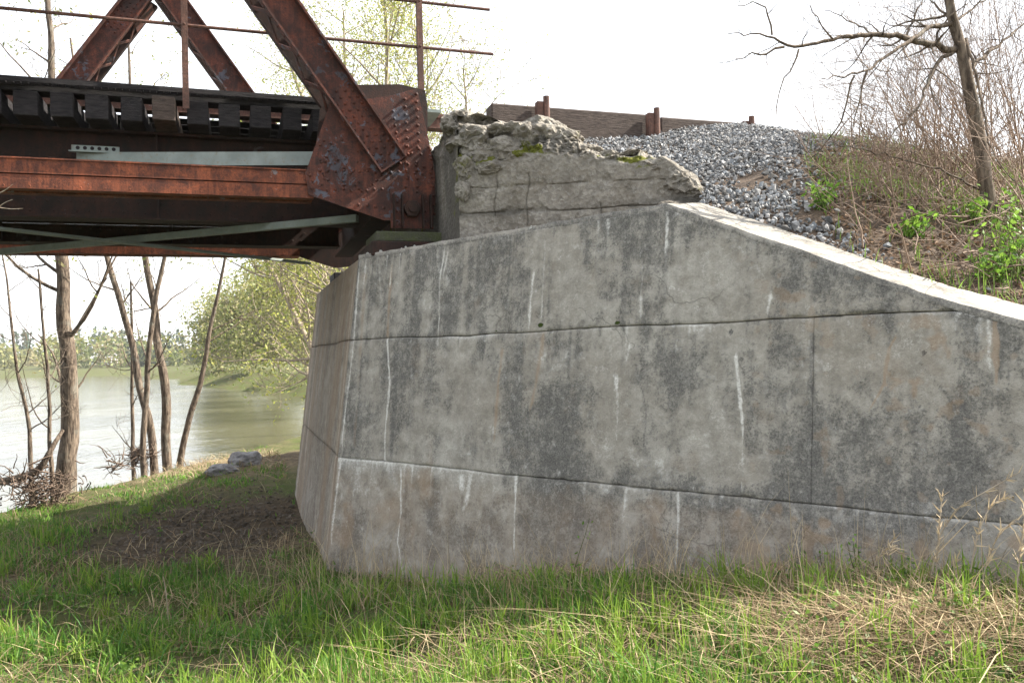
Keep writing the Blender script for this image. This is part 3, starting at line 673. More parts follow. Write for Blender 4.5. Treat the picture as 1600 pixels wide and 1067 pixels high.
def rocks(name, P, R, tint, mat, parent=None):
    V = []; Tt = []; C = []; nb = 0; n = len(P); Rm = rotm(n); ti = RNG.integers(0, len(RT), n)
    for k in range(len(RT)):
        sel = np.where(ti == k)[0]
        if not len(sel): continue
        tv, tf = RT[k]; v = np.einsum('nij,vj->nvi', Rm[sel], tv)*R[sel][:, None, None]+P[sel][:, None]
        f = tf[None]+(np.arange(len(sel))*len(tv))[:, None, None]+nb
        V.append(v.reshape(-1, 3)); Tt.append(f.reshape(-1, 3)); C.append(np.repeat(tint[sel], len(tv), 0)); nb += len(sel)*len(tv)
    return link(name, mesh_np(name, np.concatenate(V), tris=np.concatenate(Tt), smooth=False, attrs={'tint': np.concatenate(C)}), mat, parent)
# loose chunks of broken concrete in the back wall's top, each a piece of its own
def chunk(px, py, d, rx, ry, rz, seed, parent, label=None):
    rg = np.random.default_rng(seed); bm = bmesh.new(); bmesh.ops.create_icosphere(bm, subdivisions=4, radius=1)
    me = bpy.data.meshes.new('concrete_chunk'); co = np.array([tuple(v.co) for v in bm.verts])
    c = at(px, py, d+.07); nn = co/np.linalg.norm(co, axis=1)[:, None]
    fc = rg.normal(size=(9, 3)); fc /= np.linalg.norm(fc, axis=1)[:, None]; dt_ = nn@fc.T; rad = np.min(np.where(dt_ > .2, (.70+.2*rg.random(9))/np.maximum(dt_, .2), 9), 1); rad = np.minimum(rad, 1.15)
    rd = 1-np.abs(2*fbm(nn[:, 0]*2.2+seed, nn[:, 1]*2.2, 5, 4, z=nn[:, 2]*2.2)-1)
    co = nn*(rad+.42*(rd-.7)+.22*(fbm(nn[:, 0]*7+seed, nn[:, 1]*7, 6, 3, z=nn[:, 2]*7)-.5))[:, None]
    co = co*np.array([rx, ry, rz])+c
    for v, p in zip(bm.verts, co): v.co = p
    bm.to_mesh(me); bm.free()
    a_ = me.attributes.new('mask', 'FLOAT_COLOR', 'POINT'); mm = np.zeros((len(co), 4), np.float32); mm[:, 0] = .1+.25*rg.random(); mm[:, 3] = .15+.3*rg.random(); a_.data.foreach_set('color', mm.ravel())
    o = link('concrete_chunk', me, M['rubble'], parent)
    if label: o['label'] = label
    return o
CH = [(722, 204, 6.25, .14, .25, .11), (752, 206, 6.3, .18, .25, .10), (738, 223, 6.1, .17, .2, .10), (782, 214, 6.15, .15, .2, .09), (818, 215, 6.1, .17, .2, .12),
      (850, 208, 6.1, .17, .2, .11), (880, 220, 6.05, .14, .15, .09), (845, 238, 6.0, .17, .1, .09), (790, 236, 6.0, .16, .1, .09), (748, 240, 6.0, .12, .1, .11), (915, 243, 5.95, .12, .12, .06),
      (945, 250, 5.9, .1, .15, .045), (985, 250, 5.95, .13, .2, .04), (725, 262, 5.98, .07, .1, .09), (1058, 285, 5.62, .10, .15, .10), (1078, 300, 5.6, .08, .12, .07), (1025, 262, 5.7, .10, .12, .05), (765, 265, 5.93, .10, .08, .05), (722, 300, 5.95, .05, .08, .07), (1000, 300, 5.75, .10, .06, .03), (1050, 322, 5.5, .09, .08, .035)]
for i, c in enumerate(CH): chunk(*c, seed=500+i, parent=bw)

# ------------------------------------------------------------------ embankment and ballast
def q_track(x, y): return .316*x-.949*y+7.42
def emb_z(x, y):
    u_ = (x+1.31)*U[0]+(y-6.4)*U[1]; wv = -((x+1.31)*NW[0]+(y-6.4)*NW[1])+(ZREF-2.2)*BAT-.36
    q = q_track(x, y); zw = zt(u_)-.02
    t_ = np.clip(wv, 0, None)/(np.clip(wv, 0, None)+np.clip(q, 0, None)+1e-4)
    crest = np.interp(x, [-.5, .3, 1.28, 1.9, 2.5, 3.85, 5.0, 8], [3.55, 3.60, 3.74, 3.90, 3.95, 3.74, 3.58, 3.5])
    h = zw*(1-t_)+crest*t_
    h = h+.06*(fbm(x*1.7, y*1.7, 600, 4)-.5)*sst(0, .5, wv)+.10*(fbm(x*.7, y*.7, 605, 2)-.5)*sst(0, .8, wv)
    h = h-.45*sst(9.6, 14, x)*0
    lim = np.interp(x, [-1, .2, 1.0, 1.3, 6], [2.8, 2.9, 3.0, 9, 9])
    near_bw = sst(.9, .35, np.abs((x-Bc[0])*ND[0]+(y-Bc[1])*ND[1]))
    # fall away beyond the track
    h = h-1.0*sst(-4.2, -7, q)*0-2.5*sst(-5, -9, q)
    return h
ex = np.arange(-.2, 9.0, .045); ey = np.arange(.6, 18.0, .045); EX, EY = np.meshgrid(ex, ey); EZ = emb_z(EX, EY)+.02*(fbm(EX*10, EY*10, 612, 3)-.5)
wvn = -((EX+1.31)*NW[0]+(EY-6.4)*NW[1])
inside = (wvn > .42) & ~((-((EX-Bc[0])*ND[0]+(EY-Bc[1])*ND[1]) < .35) & (((EX-Bc[0])*D[0]+(EY-Bc[1])*D[1]) < L_-.02))
inside &= (((EX-Bc[0])*(-A[0])+(EY-Bc[1])*(-A[1])) > .12)
Q = grid_faces(len(ex), len(ey)); ok = inside.ravel()[Q].all(1); Q = Q[ok]; us_ = np.unique(Q); remap = np.full(EX.size, -1); remap[us_] = np.arange(len(us_))
tag(link('embankment', mesh_np('embankment', np.stack([EX, EY, EZ], -1).reshape(-1, 3)[us_], quads=remap[Q]), M['soil']), 'brown earth embankment under the ballast and brush', None, None, 'structure')
def in_bw(x, y): return (-((x-Bc[0])*ND[0]+(y-Bc[1])*ND[1]) < .30) & (((x-Bc[0])*D[0]+(y-Bc[1])*D[1]) < L_+.0)
n = 76000; x = RNG.uniform(.0, 6.0, n); y = RNG.uniform(3.6, 10.2, n)
wv = -((x+1.31)*NW[0]+(y-6.4)*NW[1])
edge = np.interp(y, [4.2, 4.8, 5.4, 6.0, 6.6, 7.2, 8.0, 9], [1.75, 1.85, 1.95, 2.1, 2.7, 4.0, 5.4, 6.2])+.5*(fbm(x*2, y*2, 620, 3)-.5)+.10*RNG.normal(size=n)
ok = (wv > .44) & (x < edge) & ~in_bw(x, y) & (q_track(x, y) > -.1) 
soilp = (np.exp(-(((x-1.62)/.28)**2+((y-5.6)/.30)**2)) > RNG.random(n)*.9); ok &= ~soilp
x, y = x[ok], y[ok]; n = len(x); z = emb_z(x, y)+RNG.uniform(-.005, .035, n); R = RNG.uniform(.009, .023, n)*np.where(RNG.random(n) < .10, 1.5, 1)*np.where(wv[ok] < .9, 1.05, 1)
g = RNG.uniform(.09, .38, n); wr = RNG.uniform(-.06, .06, n); tint = np.stack([g*(.99+wr), g*1.0, g*(1.02-wr)], 1)
tag(rocks('gravel', np.stack([x, y, z], 1), R, tint, M['stone']), 'loose blue grey crushed stone ballast', None, None, 'stuff')
# crumbs along the wing wall's top
n = 60; u_ = RNG.uniform(.1, 2.8, n); wd = RNG.uniform(.0, .2, n); Pc = np.array([C1+U*a_-NW*b_+NW*((ZREF-2.4)*BAT)+np.array([0, 0, 2.41]) for a_, b_ in zip(u_, wd)])
g = RNG.uniform(.3, .5, n); tag(rocks('concrete_crumbs', Pc, RNG.uniform(.006, .02, n), np.stack([g, g, g*.95], 1), M['stone']), 'crumbs of concrete lying on the wall top', None, None, 'stuff')

# timbers and steel posts that hold the ballast
def tk(a, c, z): return O+A*(-a)+NB*c+np.array([0, 0, z])      # a runs to the right here
def a_of(px, c):
    p = onplane(px, 170, O+NB*c, NB); return float(-np.dot(p-O, A))
cT = .89
a0, a1, a2 = a_of(768, cT), a_of(1030, cT), a_of(1180, cT)
mb = MB().box(tk, a0, a1-.02, cT, cT+.19, 3.62, 3.975); o = mb.build('retaining_timber', M['timber'], None, bevel=.014)
tag(o, 'long weathered square timber holding back the ballast, nearest the bridge', 'timber')
mb = MB().box(tk, a1+.02, a2+.1, cT+.01, cT+.2, 3.70, 3.965); o = mb.build('retaining_timber', M['timber'], None, bevel=.014)
tag(o, 'farther timber almost buried in gravel behind the second steel post', 'timber')
for px, zt_, lab in ((850, 4.03, 'rusty round steel post in front of the timber above the broken wall'), (1022, 4.0, 'short rusty steel post between the two timbers'), (1170, 3.99, 'smallest rusty post stub at the far end of the timbers')):
    ap = a_of(px, cT-.06); t = empty('steel_post', tk(ap, cT-.06, 3.6), lab, 'post')
    MB().cyl(tk(ap+.02, cT-.075, 3.4), tk(ap+.02, cT-.075, zt_+.02), .031, 12).build('pipe', M['rail'], t, smooth=False)
    MB().box(tk, ap-.075, ap-.012, cT-.08, cT-.01, 3.4, zt_-.03).build('web_plate', M['rail'], t, bevel=.004)

# ------------------------------------------------------------------ truss bridge
br = empty('truss_bridge', BR(0, 1.7, 2.4), 'rusty riveted steel truss railway bridge with timber deck', 'bridge')
def bx(a0, a1, c0, c1, z0, z1): return MB().box(BR, a0, a1, c0, c1, z0, z1)
def on_truss(px, py, c=0.0):
    p = onplane(px, py, O+NB*c, NB); return p
def az(px, py, c=0.0):
    p = on_truss(px, py, c); return float(np.dot(p-O, A)), float(p[2])
RV = .0135
def gusset(c0, c1, parent, label=None):
    outl = [az(*q) for q in [(516, 161), (566, 157), (612, 150), (651, 139), (669, 218), (679, 272), (680, 312), (676, 340), (600, 345), (482, 305), (477, 271)]]
    g_ = MB().prism([BR(a_, c0, z_) for a_, z_ in outl], NB*(c1-c0)).build('gusset_plate', M['rust'], parent)
    if label: g_['label'] = label
    return g_, outl
RW = [(.0, 2.97), (2.06, 5.92)]
def diag(pA, pB, cO, cI, parent, out=-1, name='end_post', lace=True, mat='rust', lo=.18):
    pA = np.array(pA, float); pB = np.array(pB, float); d = pB-pA; Ln = np.linalg.norm(d); d /= Ln; nn = np.array([-d[1], d[0]])
    h = .125
    def T(l, c, w_): q = pA+d*l+nn*w_; return BR(q[0], c, q[1])
    ep = MB()
    ep.box(T, lo, Ln, cO-.012, cO, -h+.012, h-.012)
    ep.box(T, lo, Ln, cO-.080, cO, -h, -h+.016).box(T, lo, Ln, cO-.080, cO, h-.016, h).box(T, lo, lo+.014, cO-.070, cO-.0125, -h+.0165, h-.0165)
    o1 = ep.build(name, M[mat], parent)
    ip = MB(); ip.box(T, lo+.1, Ln, cI, cI+.012, -h+.012, h-.012).box(T, lo+.1, Ln, cI-.0, cI+.065, -h, -h+.012).box(T, lo+.1, Ln, cI, cI+.065, h-.012, h)
    ip.build('inner_channel', M['rust_shaded'], parent)
    if lace:
        k = 0; l = lo+.45; st = .17
        while l+st < Ln:
            for side in (-h+.004, h-.004):
                pa, pb = (cO, cI) if k % 2 == 0 else (cI, cO)
                MB().bar(T(l, pa, side), T(l+st, pb, side), .035, .008, upv=np.array(T(0, 0, 1))-np.array(T(0, 0, 0))).build('lacing_bar', M[mat], o1)
            k += 1; l += st
        MB().box(T, lo+.18, lo+.5, cO, cI, -h-.008, -h-.001).build('batten_plate', M[mat], o1)
    rv = MB()
    for l in np.arange(lo+.05, Ln, .085):
        for w_ in (h+.0, -h-.0):
            nr = np.array(T(0, 0, 1))-np.array(T(0, 0, 0)); rv.dome(T(l, cO-.035, w_), nr*np.sign(w_), .011, 5)
    for l in np.arange(lo+.04, .72+lo, .058):
        for j, w_ in enumerate((-.085, -.03, .03, .085)):
            rv.dome(T(l+(.029 if j % 2 else 0), cO-.012, w_), -NB, RV, 6)
    tag(rv.build('rivet_heads', M[mat], o1, smooth=True), kind='stuff')
    return o1
gp, outl = gusset(-.014, .0, br, 'large riveted gusset plate at the near bearing')
# rear gusset of the same joint, with its taller top, shade put into the steel colour
ro = [az(*q, .27) for q in [(500, 170), (560, 133), (625, 132), (664, 141), (668, 165), (668, 300), (664, 345), (600, 345), (486, 300)]]
MB().prism([BR(a_, .27, z_) for a_, z_ in ro], NB*.012).build('gusset_plate', M['rust_shaded'], br)['label'] = 'rear gusset plate coloured dark for shade'
# rivets of the gusset
rv = MB()
for (xa, xb, y0, y1, nr) in ((632, 640, 156, 246, 8), (650, 657, 148, 238, 8)):
    for i in range(nr):
        f = i/(nr-1); a_, z_ = az(xa+(xb-xa)*f*.6, y0+(y1-y0)*f*.95); rv.dome(BR(a_, -.014, z_), -NB, RV*1.1, 7)
for i in range(6):
    a_, z_ = az(614+i*1.5, 175+i*11); rv.dome(BR(a_, -.014, z_), -NB, RV, 6)
for row, (x0, y0, x1, y1, k) in enumerate(((500, 268, 672, 272, 15), (487, 296, 670, 298, 16), (600, 255, 674, 262, 7), (628, 238, 672, 244, 4), (634, 228, 670, 232, 3), (560, 320, 612, 326, 5), (488, 282, 560, 284, 4))):
    for i in range(k):
        f = i/(k-1); a_, z_ = az(x0+(x1-x0)*f, y0+(y1-y0)*f+random.uniform(-1.5, 1.5)); rv.dome(BR(a_, -.014, z_), -NB, RV, 6)
for x0, y0, x1, y1, k in ((484, 275, 600, 342, 1), (672, 235, 678, 335, 8), (634, 255, 636, 292, 4), (650, 255, 652, 292, 4)):
    for i in range(k):
        f = i/max(1, k-1); a_, z_ = az(x0+(x1-x0)*f, y0+(y1-y0)*f); rv.dome(BR(a_, -.014, z_), -NB, RV, 6)
for i in range(42):
    x_, y_ = random.uniform(500, 600), random.uniform(215, 300)
    if (y_-262) > (x_-594)*1.35: a_, z_ = az(x_, y_); rv.dome(BR(a_, -.014, z_), -NB, RV*.9, 6)
tag(rv.build('rivet_heads', M['rust'], gp, smooth=True), kind='stuff')
diag(RW[0], RW[1], -.016, .27, br)['label'] = 'heavy sloping end post with outstanding flanges'
MB().box(BR, 1.9, 9.0, -.03, .27, 5.92, 6.14).build('top_chord', M['rust'], br)
diag((2.12, 5.92), (4.12, 2.97), -.0, .25, br, name='diagonal', lo=.05)
# near bottom chord: two bands with a dark groove and a thin top plate
def chord(c0, sgn, parent, mat, a_in=.72, a_out=11.0, dz=0.0):
    BR0 = globals()['BR']; BR = lambda a, c, z: BR0(a, c, z+dz)
    ch = MB()
    ch.box(BR, a_in, a_out, c0, c0+sgn*.10, 2.953, 3.052)
    ch.box(BR, a_in, a_out, c0+sgn*.004, c0+sgn*.10, 2.845, 2.943)
    ch.box(BR, a_in, a_out, c0+sgn*.03, c0+sgn*.09, 2.9432, 2.9528)
    ch.box(BR, a_in-.02, a_out, c0-sgn*.012, c0+sgn*.26, 3.0525, 3.063)
    ch.box(BR, a_in, a_out, c0+sgn*.17, c0+sgn*.26, 2.845, 3.052)
    o_ = ch.build('bottom_chord', M[mat], parent); r_ = MB()
    for a_ in np.arange(a_in+.1, 5.0, .16):
        r_.dome(BR(a_, c0, 3.03), -NB*sgn, .007, 5); r_.dome(BR(a_+.08, c0+sgn*.004, 2.865), -NB*sgn, .007, 5)
    tag(r_.build('rivet_heads', M[mat], o_), kind='stuff'); return o_
chord(.004, 1, br, 'rust_sunlit')['label'] = 'rusted near bottom chord, its orange brightened to look sunlit'
# far truss
FC = 3.5
fo = MB().prism([BR(a_, FC, z_) for a_, z_ in outl], NB*.014).build('gusset_plate', M['rust_shaded'], br); fo['label'] = 'far side gusset plate in shade'
diag(RW[0], RW[1], FC-.01, FC+.25, br, mat='rust'); diag((2.12, 5.92), (4.12, 2.97), FC-.01, FC+.25, br, name='diagonal', lo=.05)
MB().box(BR, 1.9, 9.0, FC-.01, FC+.27, 5.92, 6.14).build('top_chord', M['rust'], br)
chord(FC-.26, 1, br, 'rust_sunlit', a_in=.6, dz=-.055)['label'] = 'far bottom chord seen under the deck'
# plate girders under the ties
for cg in (.95, 2.45):
    gm = MB(); gm.box(BR, .25, 11, cg, cg+.014, 2.98, 3.49).box(BR, .25, 11, cg-.10, cg+.114, 3.49, 3.51)
    gm.box(BR, .25, 11, cg-.016, cg-.002, 2.80, 2.975).box(BR, .25, 11, cg-.10, cg+.114, 2.785, 2.80)
    go = gm.build('plate_girder', M['rust_shaded'], br); r_ = MB()
    for a_ in np.arange(.35, 5.2, .085):
        for z_, k in ((2.93, 0), (2.85, .04)): r_.dome(BR(a_+k, cg-.016, z_), -NB, .010, 5)
    tag(r_.build('rivet_heads', M['rust_shaded'], go), kind='stuff')
    for a_ in (1.9, 3.4, 4.9): MB().box(BR, a_, a_+.014, cg-.08, cg-.0165, 2.805, 3.488).build('stiffener', M['rust_shaded'], go)
# floor beams across
for a_ in (.10, 4.12, 6.2, 8.2):
    f_ = MB(); f_.box(BR, a_, a_+.014, .275, FC-.27, 2.80, 3.2).box(BR, a_-.09, a_+.104, .275, FC-.27, 2.78, 2.7995).box(BR, a_-.09, a_+.104, .275, FC-.27, 3.2005, 3.215)
    f_.build('floor_beam', M['rust_shaded'], br)
# pale green lateral braces and struts
def brace(p, q, wdt, hgt, name='lateral_brace'):
    return MB().bar(BR(*p), BR(*q), wdt, hgt).build(name, M['green'], br, bevel=.002)
brace((3.9, 3.2, 2.755), (.34, .35, 2.755), .05, .06); brace((3.9, .25, 2.70), (.5, 3.2, 2.70), .06, .025)
brace((8.1, 3.2, 2.765), (4.3, .35, 2.765), .085, .012); brace((8.1, .3, 2.745), (4.3, 3.2, 2.745), .085, .012)
_l = az(120, 249, .86); _r = az(492, 248, .30); MB().bar(BR(_l[0], .86, _l[1]), BR(_r[0], .30, _r[1]), .014, .11).build('strut', M['green'], br)['label'] = 'pale green flat strut behind the orange chord'
pa = az(112, 227, .8); pb = az(187, 241, .8)
hp = MB().box(BR, pb[0], pa[0], .785, .80, pb[1]+.01, pa[1]).box(BR, pb[0]-.02, pa[0]+.02, .775, .80, pb[1], pb[1]+.009).build('splice_plate', M['green'], br)
for i in range(6):
    a_ = pb[0]+(pa[0]-pb[0])*(.12+i*.15); z_ = (pb[1]+.01+pa[1])/2
    MB().cyl(BR(a_, .786, z_), BR(a_, .783, z_), .015, 12).build('bolt_hole', M['tie'], hp)
# timber deck: ties one by one, a guard timber and a walkway grid along the edge
k = 0
tie_me = None
for i in range(46):
    a_ = .02+i*.245
    lng = (i in (7,))
    tb_ = MB().box(BR, a_, a_+.160+random.uniform(-.008, .008), .56+random.uniform(-.015, .02)-(.10 if lng else 0), 3.05, 3.512, 3.700+random.uniform(-.003, .003))
    o = tb_.build('tie', M['timber'] if lng else M['tie'], br, bevel=.006)
    if lng: o['label'] = 'longer pale tie carrying the railing post'
MB().box(BR, -.25, 11, .60, .76, 3.708, 3.80).build('guard_timber', M['tie'], br, bevel=.006)
wg = MB()
for c_ in (.50, .585): wg.box(BR, -.2, 11, c_-.004, c_+.004, 3.745, 3.785)
for a_ in np.arange(-.18, 8, .05): wg.box(BR, a_, a_+.006, .5045, .5805, 3.75, 3.782)
wg.build('edge_grating', M['tie'], br)
MB().box(BR, -.25, 11, 2.95, 3.10, 3.708, 3.80).build('guard_timber', M['tie'], br, bevel=.006)
for c_ in np.arange(1.10, 2.9, .21): MB().box(BR, -.25, 11, c_, c_+.19, 3.7035, 3.7055+.03 if abs(c_-.98) > .3 and not 2.3 < c_+.19 < 2.7 and not 2.3 < c_ < 2.55 else 3.7055).build('added_gap_plank', M['tie'], br)  # planks added to shut out the bright gaps between the ties
for c_ in (.98, 2.42):
    MB().box(BR, -.6, 11, c_-.065, c_+.065, 3.706, 3.720).box(BR, -.6, 11, c_-.01, c_+.01, 3.7205, 3.815).box(BR, -.6, 11, c_-.034, c_+.034, 3.8155, 3.85).build('running_rail', M['rail'], br)
MB().box(BR, -.42, -.05, .46, 1.6, 3.715, 3.742).build('end_plate', M['green'], br)
# railing
CR = .455
rl = bpy.data.objects.new('railing', None); COL.objects.link(rl); rl.parent = br
zr = [az(290, 40, CR)[1], az(650, -0+3, CR)[1]]; zr.append(2*zr[1]-zr[0])
a_end = az(770, 82, CR)[0]
for z_, ae in zip(zr, (a_end, a_end+.02, a_end+.02)):
    MB().cyl(BR(10.5, CR, z_), BR(ae, CR, z_), .014, 8).build('rail', M['rail'], rl)
for px in (656, 290, -140, -700):
    ap = az(px, 120 if px != 656 else 80, CR)[0]
    zb_ = 3.60
    p_ = MB(); p_.box(BR, ap-.024, ap+.024, CR-.030, CR-.020, zb_, zr[2]+.02).box(BR, ap+.016, ap+.024, CR-.0195, CR+.02, zb_, zr[2]+.02)
    po = p_.build('post', M['rail'], rl)
    for z_ in zr: MB().dome(BR(ap, CR-.03, z_), -NB, .012, 6).build('bolt', M['rail'], rl)
# bearing: shoe, pin nut, ribs, base
a_p, z_p = az(643, 327, -.03)
sh = MB(); p1 = az(609, 292, -.02); p2 = az(677, 358, -.02)
sh.box(BR, p2[0], p1[0], -.028, -.0145, p2[1], p1[1]); so_ = sh.build('bearing_shoe', M['rust'], br)
for px in (614, 627, 659, 671):
    q = az(px, 300, -.03)[0]; MB().box(BR, q-.006, q+.006, -.085, -.0285, p2[1]+.001, p1[1]-.06).build('rib', M['rust_shaded'], so_, bevel=.002)
hx = MB().cyl(BR(a_p, -.0285, z_p), BR(a_p, -.075, z_p), .072, 6).build('pin_nut', M['rust_shaded'], br, bevel=.006)
MB().cyl(BR(a_p, -.0755, z_p), BR(a_p, -.095, z_p), .035, 12).build('pin_end', M['rust_shaded'], hx)
rv = MB()
for px, ys in ((634, (292, 300)), (652, (292, 300)), (621, (315, 330, 345)), (665, (315, 330, 345))):
    for y_ in ys: q = az(px, y_, -.03); rv.dome(BR(q[0], -.028, q[1]), -NB, .012, 6)
tag(rv.build('rivet_heads', M['rust'], so_), kind='stuff')
b1 = az(586, 362, -.1); b2 = az(704, 362, -.1)
MB().box(BR, b2[0], b1[0], -.14, .40, 2.50, b1[1]).build('base_plate', M['mossy'], br, bevel=.008)['label'] = 'mossy bearing block under the shoe'
MB().box(BR, b2[0]-.02, b1[0]+.04, -.17, .5, 2.385, 2.4995).build('base_block', M['rust_shaded'], br, bevel=.01)
MB().box(BR, -.3, .2, FC-.1, FC+.4, 2.385, p2[1]).build('base_block', M['tie'], br, bevel=.01)  # near-black colour on the far block stands in for shade

# ------------------------------------------------------------------ vegetation generators
def unit(v): v = np.asarray(v, float); return v/(np.linalg.norm(v)+1e-9)
def grow(T, p, d, L, r, lev, tips, rg, up_=.12, wander=.22, kids=(2, 4), sides=5, minr=.0015, spread=.75):
    n = max(3, int(5+lev)); P = [np.array(p)]; R = [r]; d = unit(d)
    for i in range(n):
        d = unit(d+rg.normal(0, wander, 3)*.5+np.array([0, 0, up_*.5])); P.append(P[-1]+d*L/n); R.append(max(minr, r*(1-.8*(i+1)/n)))
    T.add(P, R, sides if lev > 1 else 3)
    if lev <= 1: tips += [P[-1], P[len(P)//2], P[-2]]
    if lev > 0:
        for k in range(rg.integers(kids[0], kids[1]+1)):
            i = rg.integers(1, n+1); dd = unit(P[i]-P[i-1])
            side = unit(np.cross(dd, rg.normal(0, 1, 3))); nd = unit(dd*(1-spread*.55)+side*spread)
            grow(T, P[i], nd, L*rg.uniform(.45, .72), max(minr, R[i]*.62), lev-1, tips, rg, up_, wander, kids, sides, minr, spread)
def leaves(name, pts, per, spread, size, tints, parent, rg, mat='leaf'):
    pts = np.array(pts); n = len(pts)*per
    if n == 0: return
    c = np.repeat(pts, per, 0)+rg.normal(0, spread, (n, 3)); s_ = size*rg.uniform(.6, 1.3, n)
    X1 = rg.normal(size=(n, 3)); X1 /= np.linalg.norm(X1, axis=1)[:, None]; X2 = np.cross(X1, rg.normal(size=(n, 3))); X2 /= np.linalg.norm(X2, axis=1)[:, None]
    V = np.stack([c-X1*s_[:, None], c+X2*s_[:, None]*.45, c+X1*s_[:, None], c-X2*s_[:, None]*.45], 1).reshape(-1, 3)
    tn = np.array(tints)[rg.integers(0, len(tints), n)]*rg.uniform(.75, 1.25, (n, 1))
    return link(name, mesh_np(name, V, quads=np.arange(n*4).reshape(-1, 4), smooth=False, attrs={'tint': np.repeat(tn, 4, 0)}), M[mat], parent)
def tree(name, base, trunk, label, cat='tree', group=None, lev=3, nlimb=9, limbL=1.8, lr=.30, seed=0, bark='bark', lf=None, start=.35, up_=.12, kids=(2, 4), minr=.0015, sides=7, wander=.22, droop=None):
    """trunk: list of (point, radius); limbs are grown from it"""
    rg = np.random.default_rng(seed); t = empty(name, base, label, cat, group)
    P = [q[0] for q in trunk]; R = [q[1] for q in trunk]; Pq, Rq = resample(P, R, np.linalg.norm(np.array(P[-1])-np.array(P[0]))/34)
    wob = np.stack([fbm(np.arange(len(Pq))*.35, seed+0*Pq[:, 0], 7, 2)-.5, fbm(np.arange(len(Pq))*.35, seed+9+0*Pq[:, 0], 8, 2)-.5, 0*Pq[:, 0]], 1)*Rq[:, None]*.9
    Pq = Pq+wob; T = Tubes(); T.add(Pq, Rq, 11, .16); T.build('trunk', M[bark], t)
    B = Tubes(); tips = []; n = len(Pq)
    for k in range(nlimb):
        f = start+(1-start)*(k+rg.random())/nlimb; i = min(n-2, int(f*(n-1))); dd = unit(Pq[i+1]-Pq[i])
        side = unit(np.cross(dd, rg.normal(0, 1, 3))); nd = unit(dd*.5+side*.8)
        if droop is not None: nd = unit(nd+np.array(droop)*.6)
        grow(B, Pq[i], nd, limbL*rg.uniform(.55, 1.1)*(1.15-.5*f), Rq[i]*lr+minr, lev-1, tips, rg, up_, wander, kids, 5, minr)
    B.build('branches', M[bark], t)
    if lf: leaves('crown', tips, lf['per'], lf['spread'], lf['size'], lf['tints'], t, rg)
    return t, Pq, Rq, tips
SPRING = [(.30, .32, .07), (.36, .37, .09), (.22, .27, .06), (.40, .38, .12)]
PALE = [(.26, .28, .09), (.33, .33, .13), (.2, .24, .08), (.38, .34, .18)]

# ------------------------------------------------------------------ trees on the river bank (left)
def bank_tree(pix, d, wpx, label, seed, extra_top=None, **kw):
    pts = []
    for (px, py), w_ in zip(pix, wpx):
        p = at(px, py, d); pts.append((p, w_/2*d/F))
    b = pts[0][0]; b0 = np.array([b[0], b[1], float(ground_z(b[0], b[1]))-.05])
    pts = [(b0, pts[0][1]*1.25)]+pts
    return tree('bank_tree', b0, pts, label, group='bare trees on the river bank', seed=seed, **kw)
kwb = dict(lev=4, bark='bark', kids=(2, 3), minr=.0025)
bank_tree([(104, 765), (107, 700), (110, 630), (103, 540), (103, 480), (97, 400), (90, 300), (84, 180), (78, 60), (70, -80)], 10.9, [32, 27, 25, 22, 20, 18, 15, 12, 9, 6], 'thickest upright tree trunk at the water on the far left', 11, nlimb=14, limbL=1.9, start=.18, lf=dict(per=1, spread=.1, size=.03, tints=PALE), **kwb)
bank_tree([(240, 712), (232, 650), (214, 590), (202, 520), (186, 460), (168, 405), (150, 330), (128, 200), (110, 60)], 13.2, [12, 12, 11, 10, 9, 8, 7, 5, 3], 'slim trunk leaning left out of the root tangle', 12, nlimb=8, limbL=1.5, start=.3, **kwb)
bank_tree([(262, 708), (262, 650), (258, 600), (247, 540), (240, 480), (232, 440), (226, 400), (216, 300), (205, 180), (200, 40)], 13.6, [14, 14, 13, 12, 11, 10, 9, 7, 5, 3], 'darker curved trunk right of the leaning slim one', 13, nlimb=9, limbL=1.6, start=.35, lf=dict(per=1, spread=.1, size=.03, tints=PALE), **kwb)
bank_tree([(224, 706), (226, 640), (232, 560), (238, 500), (248, 440), (258, 402), (270, 330), (285, 200)], 13.0, [9, 9, 8, 8, 7, 6, 5, 3], 'thin pale stem crossing in front of its neighbours', 14, nlimb=7, limbL=1.2, start=.3, **kwb)
bank_tree([(283, 703), (296, 650), (314, 600), (325, 540), (330, 500), (343, 450), (352, 405), (366, 300), (372, 190)], 13.8, [10, 9, 8, 7, 6, 5, 4, 3, 2], 'thin stem leaning right from the cluster', 15, nlimb=7, limbL=1.3, start=.35, **kwb)
bank_tree([(208, 703), (206, 600), (206, 500), (204, 440)], 13.3, [6, 5, 4, 3], 'thinnest straight sapling beside the root tangle', 16, nlimb=5, limbL=.7, start=.4, **kwb)
bank_tree([(48, 740), (45, 660), (28, 590), (18, 510), (12, 440), (0, 380)], 10.3, [7, 6, 5, 4, 3, 2], 'thin crooked sapling at the left edge of the photograph', 17, nlimb=7, limbL=1.1, start=.25, **kwb)
bank_tree([(82, 770), (78, 690), (76, 600), (66, 500), (60, 420)], 10.2, [8, 6, 5, 4, 3], 'thin sapling just left of the thickest trunk', 18, nlimb=6, limbL=1.0, start=.3, **kwb)
